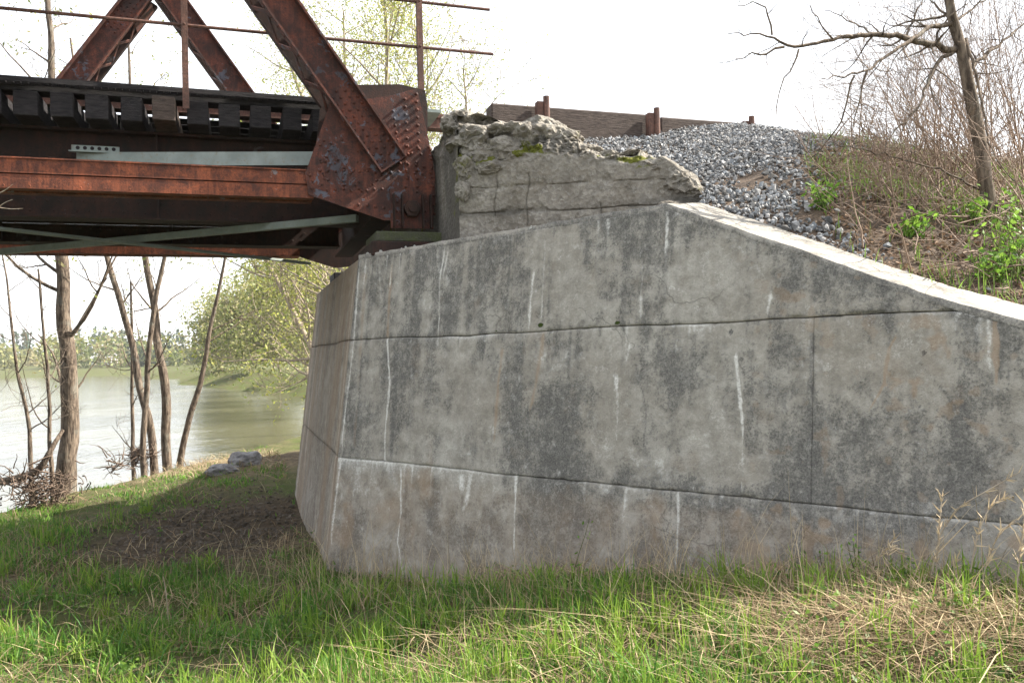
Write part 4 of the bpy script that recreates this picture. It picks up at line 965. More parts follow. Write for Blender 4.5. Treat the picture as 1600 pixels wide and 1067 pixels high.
# tangle of roots and drift wood, with a log lying to the left
def tangle(px, py, d, rx, rz, n, label, seed):
    rg = np.random.default_rng(seed); c = at(px, py, d); c[2] = max(c[2], float(ground_z(c[0], c[1]))+rz*.3); t = empty('root_tangle', (c[0], c[1], float(ground_z(c[0], c[1]))), label, 'driftwood'); T = Tubes()
    for i in range(n):
        p = c+rg.normal(0, 1, 3)*np.array([rx, rx*.7, rz])*.55; dd = unit(rg.normal(0, 1, 3)*np.array([1, 1, .7])); L = rg.uniform(.1, .34); P = [p]
        for k in range(4): dd = unit(dd+rg.normal(0, .3, 3)); P.append(P[-1]+dd*L/4)
        T.add(P, np.linspace(rg.uniform(.004, .013), .003, 5), 4)
    T.build('roots', M['rootw'], t); return t
tangle(62, 762, 10.0, .36, .22, 300, 'brown tangle of drift roots at the foot of the thickest trunk', 31)
tangle(218, 712, 13.1, .17, .12, 120, 'small root clump at the foot of the thin stems', 32)
tangle(178, 726, 11.2, .10, .09, 30, 'dead seed heads and twigs left of the small root clump', 33)
T = Tubes(); P = [at(-60, 765, 10.3), at(0, 752, 10.3), at(30, 747, 10.2), at(62, 738, 10.1), at(80, 700, 10.1), at(98, 672, 10.3)]
Pq, Rq = resample(P, [.05, .045, .05, .045, .035, .02], .12); T.add(Pq, Rq, 8, .3)
tag(T.build('fallen_log', M['bark']), 'fallen log with a raised limb lying towards the river', 'log')

# ------------------------------------------------------------------ tree on the embankment (right)
td = 5.0
trunk_px = [(1566, 478), (1560, 440), (1553, 380), (1541, 290), (1527, 200), (1512, 130), (1497, 70), (1483, 20), (1474, -60), (1466, -180), (1455, -330)]
trunk_w = [30, 25, 23, 21, 20, 18, 16, 14, 12, 9, 5]
trunk = [(at(px, py, td), w_/2*td/F) for (px, py), w_ in zip(trunk_px, trunk_w)]
t, Pq, Rq, tips = tree('bare_tree', (trunk[0][0][0], trunk[0][0][1], trunk[0][0][2]-.05), trunk, 'bare tree leaning over the embankment with long limbs reaching left', seed=41, nlimb=6, limbL=1.4, start=.55, lev=3, kids=(2, 3), minr=.0016)
LM = [([(1495, 82), (1470, 72), (1439, 63), (1406, 56), (1373, 55), (1331, 55), (1303, 61), (1256, 74), (1223, 73), (1205, 56), (1172, 51), (1139, 55)], 11, 0, -.5),
      ([(1223, 73), (1205, 80), (1185, 86), (1168, 88), (1150, 93)], 4, -.5, -.6), ([(1250, 76), (1243, 95), (1237, 108), (1218, 135), (1214, 180)], 3, -.42, -.5),
      ([(1205, 56), (1198, 30), (1195, 0), (1180, 5), (1150, 8)], 3, -.5, -.6),
      ([(1490, 84), (1470, 92), (1458, 108), (1449, 130), (1446, 145), (1434, 169), (1406, 197), (1392, 212), (1383, 230)], 7, 0, -.3),
      ([(1486, 40), (1460, 40), (1440, 52), (1425, 61), (1397, 80), (1373, 98), (1355, 110), (1331, 117), (1305, 121), (1284, 123)], 8, 0, -.6),
      ([(1355, 110), (1349, 125), (1343, 140), (1338, 170), (1336, 197)], 4, -.5, -.55), ([(1331, 117), (1326, 136), (1322, 160), (1317, 187), (1305, 208), (1294, 225), (1270, 245), (1242, 262)], 3, -.47, -.4),
      ([(1518, 105), (1535, 92), (1556, 75), (1580, 55), (1600, 37), (1640, 5)], 7, 0, .4), ([(1493, 37), (1505, 24), (1518, 14), (1542, 0), (1560, -20)], 5, 0, .3),
      ([(1480, 25), (1450, 30), (1410, 38), (1380, 50)], 5, .1, .1), ([(1484, 30), (1462, 10), (1448, -10)], 5, 0, .2), ([(1510, 60), (1520, 110), (1535, 150), (1538, 200), (1560, 260), (1600, 300)], 5, 0, -.3),
      ([(1303, 61), (1290, 50), (1280, 30), (1262, 12)], 3, -.3, -.5), ([(1373, 55), (1340, 42), (1310, 20), (1290, 15)], 3, -.2, .1), ([(1420, 60), (1425, 30), (1440, 8), (1452, -15)], 4, -.1, .1),
      ([(1580, 360), (1540, 345), (1500, 350), (1440, 330), (1380, 310), (1330, 300)], 5, .2, -.3), ([(1545, 300), (1480, 270), (1430, 255), (1380, 240), (1300, 225)], 4, .1, -.2)]
B = Tubes(); rg = np.random.default_rng(77); tt = []
for pts, w_, d0, d1 in LM:
    k = len(pts); P = [at(px, py, td+d0+(d1-d0)*i/(k-1)) for i, (px, py) in enumerate(pts)]; R = np.linspace(w_/2*td/F, .0022, k)
    P, R = resample(P, R, .05); P = P+.006*rg.normal(size=P.shape); B.add(P, R, 6)
    for j in range(int(len(P)*.5)):
        i = rg.integers(2, len(P)-1); dd = unit(P[i]-P[i-1]); nd = unit(dd*.5+unit(np.cross(dd, rg.normal(0, 1, 3)))*.8)
        grow(B, P[i], nd, rg.uniform(.12, .42), max(.0014, R[i]*.5), rg.integers(0, 2), tt, rg, .05, .35, (1, 3), 4, .0011)
B.build('limbs', M['bark'], t)

# ------------------------------------------------------------------ brush thicket on the embankment
def ez(x, y): return float(emb_z(np.array([x]), np.array([y]))[0])
def shrub(x, y, h, n, label, seed, lean=(-.15, 0, 0), mat='twig', lf=None, lev=2, r=.006, name='bare_shrub', group='bare shrubs on the embankment', zf=ez):
    rg = np.random.default_rng(seed); b = np.array([x, y, zf(x, y)-.03]); t = empty(name, b, label, 'shrub', group); T = Tubes(); tips = []
    for i in range(int(n*1.15)):
        d = unit(np.array([rg.normal(0, .32), rg.normal(0, .32), 1.])+np.array(lean)*rg.uniform(.3, 1.8))
        grow(T, b+np.array([rg.normal(0, .09), rg.normal(0, .09), 0]), d, h*rg.uniform(.6, 1.1), r*rg.uniform(.6, 1.2), lev, tips, rg, .03, .16, (3, 5), 4, .0011, .55)
    T.build('stems', M[mat], t)
    if lf: leaves('foliage', tips, lf['per'], lf['spread'], lf['size'], lf['tints'], t, rg)
    return t
SH = [(1400, 9.0, 1.1, 6), (1450, 8.2, 1.4, 7), (1490, 7.2, 1.6, 7), (1530, 8.6, 1.9, 7), (1570, 7.0, 1.8, 8), (1600, 6.2, 1.6, 8), (1440, 6.6, 1.2, 6), (1500, 5.9, 1.2, 7), (1590, 5.3, 1.2, 7), (1640, 5.6, 1.5, 7), (1540, 6.4, 1.4, 7), (1470, 5.4, .9, 6), (1630, 7.6, 2.0, 7), (1560, 9.4, 2.2, 6), (1380, 6.9, .8, 5), (1420, 5.8, .7, 5), (1600, 8.8, 2.2, 6), (1690, 6.5, 1.8, 6)]
SH += [(1340, 5.6, .45, 4), (1370, 5.2, .5, 4), (1410, 5.1, .6, 5), (1450, 4.9, .6, 5), (1500, 5.1, .6, 4), (1535, 5.4, .6, 4), (1610, 4.7, .8, 5), (1330, 6.6, .6, 4)]
SL = ['low tangle of bare stems at the gravel edge', 'bare shrub behind the gravel edge', 'upright bare shrub left of the leaning trunk', 'tall bare shrub behind the leaning trunk', 'dense bare shrub right of the leaning trunk', 'bare shrub at the right edge of the photograph', 'small arching bare shrub on the brown bank', 'bare shrub in front of the leaning trunk', 'low bare shrub beside the trunk foot', 'bare shrub just past the right edge', 'reddish bare shrub close behind the trunk', 'low twiggy shrub above the sloping coping', 'tallest bare shrub at the far right', 'distant tall bare shrub left of the trunk top', 'sparse low twigs on the bank middle', 'sparse low twigs near the sloping coping', 'distant tall bare shrub right of the trunk top', 'farthest right bare shrub outside the leaning tree', 'little twig tuft at the lower end of the gravel', 'little twig tuft above the coping, left of the low leafy plant', 'low twigs behind the low leafy plant', 'low twigs right of the low leafy plant', 'knee high twigs left of the trunk foot', 'twigs hiding the trunk foot', 'waist high twigs right of the trunk foot', 'low twigs at the top of the bare soil patch']
for i, ((px, d, h, n_), lab) in enumerate(zip(SH, SL)):
    p = at(px, 400, d); shrub(p[0], p[1], h, n_, lab, 700+i, lean=(-.35, -.1, 0))
# distant bare saplings beyond the track crest
for i, (px, d, h, lab) in enumerate(((1240, 14, 2.2, 'faint bare sapling behind the gravel crest, leftmost'), (1300, 15, 2.5, 'faint forked bare sapling behind the gravel crest'), (1345, 13, 2.2, 'slender bare sapling right of the gravel crest'), (1180, 18, 2.2, 'tiny bare sapling beyond the post stub'), (1405, 14, 2.9, 'bare sapling at the gravel and brush meeting'), (1000, 22, 2.2, 'tiny far bare sapling above the timbers'))):
    p = at(px, 400, d); shrub(p[0], p[1], h, 3, lab, 760+i, lean=(0, 0, .3), mat='far_twig', lev=3, r=.012, name='bare_sapling', group='bare saplings beyond the track', zf=lambda x, y: 3.0)

# ------------------------------------------------------------------ background trees
def tall_tree(px, d, h, label, seed, lf, lean=(0, 0), r=None, z0=None, nlimb=18, limbL=None, lev=3, bark='far_twig', name='leafy_tree', group='leafy trees beyond the bridge', start=.2, minr=.01):
    b = at(px, 560, d); z0 = float(ground_z(b[0], b[1])) if z0 is None else z0; b[2] = z0-.1; r = r or h*.012
    pts = [(b+np.array([lean[0]*f*h+math.sin(f*5+seed)*.02*h, lean[1]*f*h, f*h]), r*(1-.85*f)+.004) for f in np.linspace(0, 1, 7)]
    return tree(name, b, pts, label, group=group, lev=lev, nlimb=nlimb, limbL=limbL or h*.30, seed=seed, bark=bark, lf=lf, start=start, kids=(3, 4), minr=minr, up_=.2, lr=.45)
LFa = dict(per=7, spread=.35, size=.075, tints=SPRING)
# yellow green trees seen between end post and railing, and far sprays behind the deck
for i, (px, d, h, lab, per, ln_) in enumerate(((603, 31, 15, 'yellow green leafy tree behind the sloping end post', 8, -.10), (628, 27, 14.5, 'yellow green leafy tree seen behind the railing', 9, -.04), (668, 32, 15, 'yellow green tree behind the railing post', 5, -.02), (715, 29, 12, 'nearly bare tree at the end of the railing', 1, .05), (612, 36, 17, 'pale leafed tree leaning left behind the end post', 4, -.26))):
    tall_tree(px, d, h, lab, 800+i, dict(per=int(per*1.7)+1, spread=.45, size=.05, tints=SPRING if per > 4 else PALE), z0=-.2, lean=(ln_, 0), nlimb=20)
# leaning willows on the right bank under the bridge
WL = [(560, 45, 15, (-.60, .1), 'willow leaning far left over the water under the bridge', 5), (575, 46, 15, (-.38, .1), 'second leaning willow beside the abutment', 7), (566, 52, 12, (-.2, 0), 'upright leafy willow close behind the abutment edge', 9),
      (540, 60, 9, (-.25, 0), 'rounded willow at mid distance along the bank', 5), (520, 66, 9, (-.2, 0), 'bushy willow above the small green spit', 5), (438, 88, 9, (-.15, 0), 'bushy pale willow down the bank', 10), (392, 107, 9, (-.1, 0), 'farther pale willow down the bank', 10), (348, 127, 8, (-.1, 0), 'farthest willow at the river bend', 10), (480, 77, 12, (-.1, 0), 'taller willow behind the bushy ones', 6), (425, 113, 12, (0, 0), 'tallest pale tree at the river bend', 10)]
for i, (px, d, h, ln, lab, per) in enumerate(WL):
    tall_tree(px, d, h, lab, 840+i, dict(per=per, spread=.012*d+.1, size=.035+.0018*d, tints=PALE if i > 1 else SPRING), lean=ln, nlimb=22, limbL=h*.36, bark='bark_pale' if i < 2 else 'far_twig', name='willow_tree', group='willows along the right bank', start=.08, minr=.004+.0003*d, r=h*.014)
# far bank woods: one mass of tree shapes with a ragged top
rg = np.random.default_rng(90); pts = []; tn = []
for i in range(210):
    fx = rg.uniform(-330, -40); y = rg.uniform(266, 330)-.0*fx; h = rg.uniform(7, 14)*(.6+.8*fbm(fx*.02, 0, 901, 2)); r_ = h*.40
    n = 130; v = rg.normal(size=(n, 3)); v /= np.linalg.norm(v, axis=1)[:, None]; v *= rg.uniform(.5, 1.0, (n, 1)); pts.append(np.array([fx, y, h*.52-.5])+v*np.array([r_, r_, h*.52])); tn.append(np.tile(np.array(PALE[rg.integers(0, 4)] if rg.random() > .22 else (.05, .075, .035))*.8, (n, 1)))
pts = np.concatenate(pts); tn = np.concatenate(tn); n = len(pts); s_ = rg.uniform(.35, .8, n)
X1 = rg.normal(size=(n, 3)); X1 /= np.linalg.norm(X1, axis=1)[:, None]; X2 = np.cross(X1, rg.normal(size=(n, 3))); X2 /= np.linalg.norm(X2, axis=1)[:, None]
V = np.stack([pts-X1*s_[:, None], pts+X2*s_[:, None], pts+X1*s_[:, None], pts-X2*s_[:, None]], 1).reshape(-1, 3)
tag(link('far_woods', mesh_np('far_woods', V, quads=np.arange(n*4).reshape(-1, 4), smooth=False, attrs={'tint': np.repeat(tn*rg.uniform(.8, 1.2, (n, 1)), 4, 0)}), M['leaf']), 'pale spring woods along the far bank', None, None, 'stuff')
# ridge of dark evergreens behind
pts = []
for i in range(240):
    fx = rg.uniform(-560, -60); y = rg.uniform(420, 470); h = rg.uniform(12, 22); n = 46; f = rg.random(n); rr = (1-f)*h*.16+.3; th = rg.uniform(0, 6.28, n)
    pts.append(np.stack([fx+rr*np.cos(th), y+rr*np.sin(th), f*h+2], 1))
pts = np.concatenate(pts); n = len(pts); s_ = rg.uniform(.8, 1.7, n); X1 = rg.normal(size=(n, 3)); X1 /= np.linalg.norm(X1, axis=1)[:, None]; X2 = np.cross(X1, rg.normal(size=(n, 3))); X2 /= np.linalg.norm(X2, axis=1)[:, None]
V = np.stack([pts-X1*s_[:, None], pts+X2*s_[:, None]*.6, pts+X1*s_[:, None], pts-X2*s_[:, None]*.6], 1).reshape(-1, 3)
tag(link('far_evergreens', mesh_np('far_evergreens', V, quads=np.arange(n*4).reshape(-1, 4), smooth=False, attrs={'tint': np.repeat(np.tile([[.045, .075, .04]], (n, 1))*rg.uniform(.8, 1.5, (n, 1)), 4, 0)}), M['leaf']), 'dark evergreens on the ridge beyond the far bank', None, None, 'stuff')
# white house on the far bank
hb = at(158, 560, 284); hz = 1.6; hs = empty('white_house', (hb[0], hb[1], hz), 'small white house with grey roof among trees on the far bank', 'house')
def HT(a, b, c): return np.array([hb[0]+a, hb[1]+b, hz+c])
MB().box(HT, -3.4, 3.4, 0, 5, 0, 2.3).build('wall', M['white'], hs)
MB().prism([HT(-3.8, -.5, 2.31), HT(-3.8, 5.5, 2.31), HT(-3.8, 2.5, 3.9)], (7.6, 0, 0)).build('roof', M['roof'], hs)
for a_ in (-2.8, -.2, 2.4): MB().box(HT, a_-.5, a_+.5, -.06, -.003, .9, 1.8).build('window', M['glass'], hs)

# ------------------------------------------------------------------ grass
def blades(name, x, y, h, wd, tint, mat, label, lean=.45, zf=ground_z, flat=0.0, wind=(0, 0), bend=1.0, z0=None, kind='stuff'):
    n = len(x); z = zf(x, y)-.01 if z0 is None else z0; th = RNG.uniform(0, 2*math.pi, n); ln = np.abs(RNG.normal(0, lean, n))
    dx = np.cos(th)*ln+wind[0]; dy = np.sin(th)*ln+wind[1]
    fa = RNG.uniform(0, math.pi, n); sx = np.cos(fa)*wd/2; sy = np.sin(fa)*wd/2
    V = np.empty((n, 7, 3)); lv = (0, .38, .75, 1.0); wv_ = (.8, 1, .6, 0); up_ = 1-flat
    for k, (f, ww) in enumerate(zip(lv, wv_)):
        cxx = x+dx*h*f**(1+.8*bend); cyy = y+dy*h*f**(1+.8*bend); czz = z+h*(f-.32*bend*np.minimum(ln, 1.2)*f**2.2)*up_
        if k < 3:
            V[:, 2*k] = np.stack([cxx-sx*ww, cyy-sy*ww, czz], 1); V[:, 2*k+1] = np.stack([cxx+sx*ww, cyy+sy*ww, czz], 1)
        else: V[:, 6] = np.stack([cxx, cyy, czz], 1)
    b = np.arange(n)[:, None]*7
    q = np.concatenate([b+np.array([[0, 1, 3, 2]]), b+np.array([[2, 3, 5, 4]])]); t_ = b+np.array([[4, 5, 6]])
    c = np.repeat(tint[:, None], 7, 1).copy(); c[:, :2] *= .75; c[:, 6] *= 1.15
    o = link(name, mesh_np(name, V.reshape(-1, 3), quads=q, tris=t_, attrs={'tint': c.reshape(-1, 3)}), M[mat]); return tag(o, label, None, None, kind)
def wall_side(x, y, m_=.0):          # on our side of the abutment and not inside it
    wn = (x+1.31)*NW[0]+(y-6.4)*NW[1]; fn = (x+1.31)*A[0]+(y-6.4)*A[1]
    off_ = BAT*ZREF+m_; return (wn > off_) | (fn > off_)
def river_e(x, y):
    return x-np.interp(y, [-50, 0, 5, 9.6, 10.9, 16, 18.6, 21, 30], [-9.6, -8.0, -7.2, -6.7, -6.5, -5.6, -5.4, -5.0, -4])
def scatter(n, y0, y1, extra=.25):
    y = np.exp(RNG.uniform(math.log(y0), math.log(y1), n)); x = RNG.uniform(-(.62+extra), .62+extra, n)*y; ok = wall_side(x, y) & (river_e(x, y) > .25) & (x > -9) & (x < 6)
    return x[ok], y[ok]
x, y = scatter(400000, 2.1, 27)
cl = fbm(x*2.6, y*2.6, 930, 3); md = mudf(x, y); sf = strawf(x, y)
keep = RNG.random(len(x)) < np.clip(.05+3.6*(cl-.40), .04, 1)*np.clip(1.05-1.15*md, .02, 1)*np.clip(1.1-.5*sf, .35, 1)
x, y, cl, sf = x[keep], y[keep], cl[keep], sf[keep]; n = len(x)
wn = (x+1.31)*NW[0]+(y-6.4)*NW[1]
h = (.04+.11*RNG.random(n)**1.6+.16*np.clip(cl-.48, 0, 1))*(1-.25*np.clip(sf, 0, 1)); h = h*np.clip(.5+.5*sst(.3, 1.0, wn), .5, 1)*np.where(RNG.random(n) < .15, 1.35, 1)
wd = .0034+.0007*y+RNG.uniform(0, .002, n)
mix_ = RNG.random(n)[:, None]; hue = fbm(x*1.3, y*1.3, 940, 3)[:, None]
tint = (np.array([[.05, .155, .030]])*(1-mix_)+np.array([[.16, .28, .035]])*mix_)*(.6+.8*hue)
dead = RNG.random(n) < .08+.2*(fbm(x*1.1+7, y*1.1, 944, 3) > .55); tint[dead] = np.array([.30, .24, .13])*RNG.uniform(.7, 1.2, (dead.sum(), 1))
blades('green_grass', x, y, h, wd, tint, 'grass', 'fresh green spring grass on the flat', lean=.6)
print('grass', n)
# longer broad tufts near us
tx = []; 
for i in range(640):
    xx, yy = scatter(1, 2.2, 9) if i < 300 else scatter(1, 2.2, 3.8)
    if len(xx): tx.append((xx[0], yy[0]))
tx = np.array(tx); keep = (RNG.random(len(tx)) > strawf(tx[:, 0], tx[:, 1])*.6) & (mudf(tx[:, 0], tx[:, 1]) < .4); tx = tx[keep]
per = 26; x = np.repeat(tx[:, 0], per)+RNG.normal(0, .035, len(tx)*per); y = np.repeat(tx[:, 1], per)+RNG.normal(0, .035, len(tx)*per)
ok = wall_side(x, y); x, y = x[ok], y[ok]; n = len(x); mix_ = RNG.random(n)[:, None]
tint = np.array([[.12, .23, .03]])*(1-mix_)+np.array([[.25, .35, .05]])*mix_
blades('grass_tufts', x, y, RNG.uniform(.09, .24, n), .0045+.0007*y, tint, 'grass', 'taller broad bladed grass tufts', lean=.5)
x, y = scatter(5200, 2.2, 12); k_ = fbm(x*1.7, y*1.7, 970, 3) > .5; x, y = x[k_], y[k_]; rgw = np.random.default_rng(971)
leaves('broadleaf_weeds', np.stack([x, y, ground_z(x, y)+RNG.uniform(.02, .11, len(x))], 1), 6, .018, .014, [(.10, .20, .03), (.17, .28, .05), (.08, .15, .04)], None, rgw); tag(bpy.data.objects['broadleaf_weeds'], 'small broad leaved weeds low among the grass', None, None, 'stuff')
# dead grass: standing wisps and flattened mats
x, y = scatter(150000, 2.1, 18); sf = strawf(x, y); keep = RNG.random(len(x)) < np.clip(.06+.42*sf+.30*sst(.50, .68, fbm(x*1.5, y*1.5, 950, 3)), 0, 1); x, y = x[keep], y[keep]; n = len(x)
g = RNG.uniform(.6, 1.25, (n, 1)); tint = np.where(RNG.random((n, 1)) < .5, np.array([[.42, .34, .21]]), np.array([[.27, .19, .115]]))*g
blades('dead_grass', x, y, RNG.uniform(.10, .30, n), .0028+.0005*y, tint, 'straw', 'matted dead grass lying in clumps', lean=1.3, flat=.55, z0=ground_z(x, y)+RNG.uniform(0, .05, n)); print('dead', n)
# long wisps arching against the wall foot
n = 900; uu = RNG.uniform(-.3, 4.5, n); ww = np.abs(RNG.normal(.25, .35, n))+BAT*ZREF+.03; x = C1[0]+U[0]*uu+NW[0]*ww; y = C1[1]+U[1]*uu+NW[1]*ww
tint = np.array([[.42, .34, .22]])*RNG.uniform(.6, 1.15, (n, 1)); blades('dry_wisps', x, y, RNG.uniform(.15, .42, n)*np.where(RNG.random(n) < .12, 1.5, 1), np.full(n, .0032), tint, 'straw', 'thin dry grass wisps at the foot of the wall', lean=.55)
# embankment: tufts, dead leaves and litter
n = 30000; x = RNG.uniform(1.2, 7, n); y = RNG.uniform(2.6, 9.6, n); wv = -((x+1.31)*NW[0]+(y-6.4)*NW[1]); edge = np.interp(y, [4.2, 4.8, 5.4, 6.0, 6.6, 7.2, 8.0, 9], [1.75, 1.8, 1.95, 2.1, 2.3, 3.1, 4.4, 5.4])
ok = (wv > .45) & (x > edge+.05) & (q_track(x, y) > -.3); x, y = x[ok], y[ok]; n = len(x)
gm_ = fbm(x*2.2, y*2.2, 960, 3); dens = sst(.50, .62, gm_)+1.2*np.exp(-((q_track(x, y)-.7)/.6)**2)*(x > 2.6)*(x < 4.8)+.25; ok = RNG.random(n) < dens*.75; xg, yg = x[ok], y[ok]; m_ = len(xg)
tint = np.array([[.15, .24, .045]])*RNG.uniform(.6, 1.4, (m_, 1)); blades('bank_grass', xg, yg, RNG.uniform(.05, .17, m_), np.full(m_, .0065), tint, 'grass', 'scattered green grass on the brown bank', zf=emb_z)
ok = RNG.random(n) < .5; xg, yg = x[ok], y[ok]; m_ = len(xg); tint = np.array([[.30, .22, .15]])*RNG.uniform(.4, 1.3, (m_, 1))
blades('bank_dead_grass', xg, yg, RNG.uniform(.08, .28, m_), np.full(m_, .005), tint, 'straw', 'dead grass and stalks covering the brown bank', lean=1.2, flat=.45, zf=emb_z)
n = 26000; idx = RNG.integers(0, len(x), n); P = np.stack([x[idx]+RNG.normal(0, .03, n), y[idx]+RNG.normal(0, .03, n), np.zeros(n)], 1); P[:, 2] = emb_z(P[:, 0], P[:, 1])+.012
X1 = RNG.normal(size=(n, 3)); X1[:, 2] *= .5; X1 /= np.linalg.norm(X1, axis=1)[:, None]; X2 = np.cross(X1, np.array([[0, 0, 1.]])+RNG.normal(0, .4, (n, 3))); X2 /= np.linalg.norm(X2, axis=1)[:, None]; s_ = RNG.uniform(.008, .022, n)[:, None]
V = np.stack([P-X1*s_, P+X2*s_*.6, P+X1*s_, P-X2*s_*.6], 1).reshape(-1, 3); tn = np.array([[.20, .13, .085]])*RNG.uniform(.4, 1.7, (n, 1))
tag(link('leaf_litter', mesh_np('leaf_litter', V, quads=np.arange(n*4).reshape(-1, 4), smooth=False, attrs={'tint': np.repeat(tn, 4, 0)}), M['straw']), 'dead leaves strewn over the bank', None, None, 'stuff')
T = Tubes(); rg = np.random.default_rng(99)
for i in range(1500):
    j = rg.integers(0, len(x)); p = np.array([x[j], y[j], ez(x[j], y[j])+rg.uniform(0, .12)]); d = unit(np.array([rg.normal(), rg.normal(), rg.uniform(-.1, .7)])); L = rg.uniform(.15, .75); P = [p]
    for k in range(5): d = unit(d+rg.normal(0, .16, 3)); P.append(P[-1]+d*L/5)
    T.add(P, np.linspace(rg.uniform(.0022, .0055), .0012, 6), 4)
tag(T.build('fallen_twigs', M['twig']), 'fallen twigs and dead canes over the bank', None, None, 'stuff')
# stones showing in the bank
n = 700; j = RNG.integers(0, len(x), n); P = np.stack([x[j], y[j], emb_z(x[j], y[j])], 1); g = RNG.uniform(.12, .42, n); tag(rocks('bank_stones', P, RNG.uniform(.01, .035, n), np.stack([g, g*.97, g*.93], 1), M['stone']), 'small stones in the brown bank', None, None, 'stuff')
# leafy green plants on the bank
def leafy(px, py, d, h, n, label, seed, size=.020):
    p = at(px, py, d); rg = np.random.default_rng(seed); b = np.array([p[0], p[1], ez(p[0], p[1])]); t = empty('leafy_plant', b, label, 'plant', 'green leafy plants on the bank'); T = Tubes(); tips = []
    for i in range(n):
        d_ = unit(np.array([rg.normal(0, .5), rg.normal(0, .4), 1.])); P = [b+rg.normal(0, .03, 3)*np.array([1, 1, 0])]
        for k in range(5): d_ = unit(d_+rg.normal(0, .15, 3)); P.append(P[-1]+d_*h/5*rg.uniform(.7, 1.2)); tips.append(P[-1])
        T.add(P, np.linspace(.003, .0012, 6), 4)
    T.build('stems', M['moss'], t); leaves('foliage', tips, 4, h*.16, size, [(.14, .27, .03), (.20, .33, .05), (.10, .20, .03)], t, rg)
leafy(1285, 370, 5.0, .16, 8, 'small bright leafy plant between gravel and coping', 1); leafy(1430, 415, 4.7, .14, 9, 'low leafy plant just above the coping middle', 2); leafy(1588, 430, 4.3, .34, 14, 'tall bright leafy plant beside the trunk foot', 3)
leafy(1592, 330, 4.9, .25, 10, 'leafy plant higher up right of the trunk', 4); leafy(1520, 420, 4.9, .14, 6, 'small leafy sprig left of the trunk foot', 5); leafy(1560, 460, 4.2, .16, 8, 'leafy plant at the coping edge near the trunk', 6)
def leafyg(px, py, zz, h, n, label, seed):
    p = onz(px, py, zz); rg = np.random.default_rng(seed); b = np.array([p[0], p[1], float(ground_z(p[0], p[1]))]); t = empty('weed_sprig', b, label, 'plant'); T = Tubes(); tips = []
    for i in range(n):
        d_ = unit(np.array([rg.normal(0, .2), rg.normal(0, .2), 1.])); P = [b]
        for k in range(5): d_ = unit(d_+rg.normal(0, .1, 3)); P.append(P[-1]+d_*h/5); tips.append(P[-1])
        T.add(P, np.linspace(.0025, .001, 6), 4)
    T.build('stems', M['moss'], t); leaves('foliage', tips, 3, .015, .013, [(.12, .25, .03), (.20, .33, .05)], t, rg)
leafyg(1345, 905, .62, .22, 3, 'green weed sprig standing against the wall foot on the right', 51); leafyg(1292, 900, .6, .16, 1, 'thin green sprig left of the larger weed', 52); leafyg(895, 1060, .0, .42, 1, 'single reddish weed stem rising from the front grass', 53)
# tall dry stalks standing in front of the wall, each traced where it stands
STK = [([(1345, 960), (1352, 920), (1372, 870), (1398, 842)], .0035, 'bent dry stalk with drooping tip left of the tall right ones'), ([(1368, 965), (1378, 910), (1392, 850), (1411, 868)], .003, 'short forked dry stalk in the right grass'),
       ([(1440, 970), (1455, 900), (1470, 830), (1500, 790), (1545, 765), (1592, 738)], .004, 'tallest arching dry stalk at the right'), ([(1468, 975), (1462, 900), (1470, 800), (1472, 775)], .0028, 'straight thin dry stalk beside the tallest one'),
       ([(1505, 975), (1515, 900), (1528, 830), (1550, 785), (1582, 776)], .0035, 'second arching dry stalk at the right'), ([(1545, 975), (1535, 900), (1560, 830), (1590, 812)], .0028, 'third thin arching dry stalk at the right'), ([(1585, 980), (1590, 900), (1598, 830), (1604, 780)], .0032, 'dry stalk at the very right edge'),
       ([(1492, 965), (1488, 900), (1495, 870)], .0028, 'short dry stalk between the arching ones'),
       ([(716, 905), (728, 850), (735, 828), (748, 816), (722, 838)], .003, 'dry stalk with hooked tip in front of the left wall'), ([(658, 912), (663, 870), (666, 825)], .0022, 'thin leaning dry stem near the wall corner'),
       ([(908, 880), (905, 830), (880, 780), (862, 755)], .0026, 'dry stem leaning left against the middle wall'), ([(985, 885), (982, 830), (975, 775)], .0026, 'single upright dry stem against the middle wall'), ([(858, 885), (905, 835), (925, 830)], .002, 'arching straw near the leaning stem'), ([(862, 900), (880, 840), (890, 800)], .002, 'faint upright straw near the leaning stem'),
       ([(890, 1075), (893, 1000), (897, 930), (900, 900)], .0035, 'reddish single stem in the front grass'), ([(265, 990), (260, 930), (255, 900)], .003, 'thin reddish stem in the left grass'), ([(1210, 960), (1205, 925), (1202, 900)], .0025, 'thin dry stem in the middle right grass')]
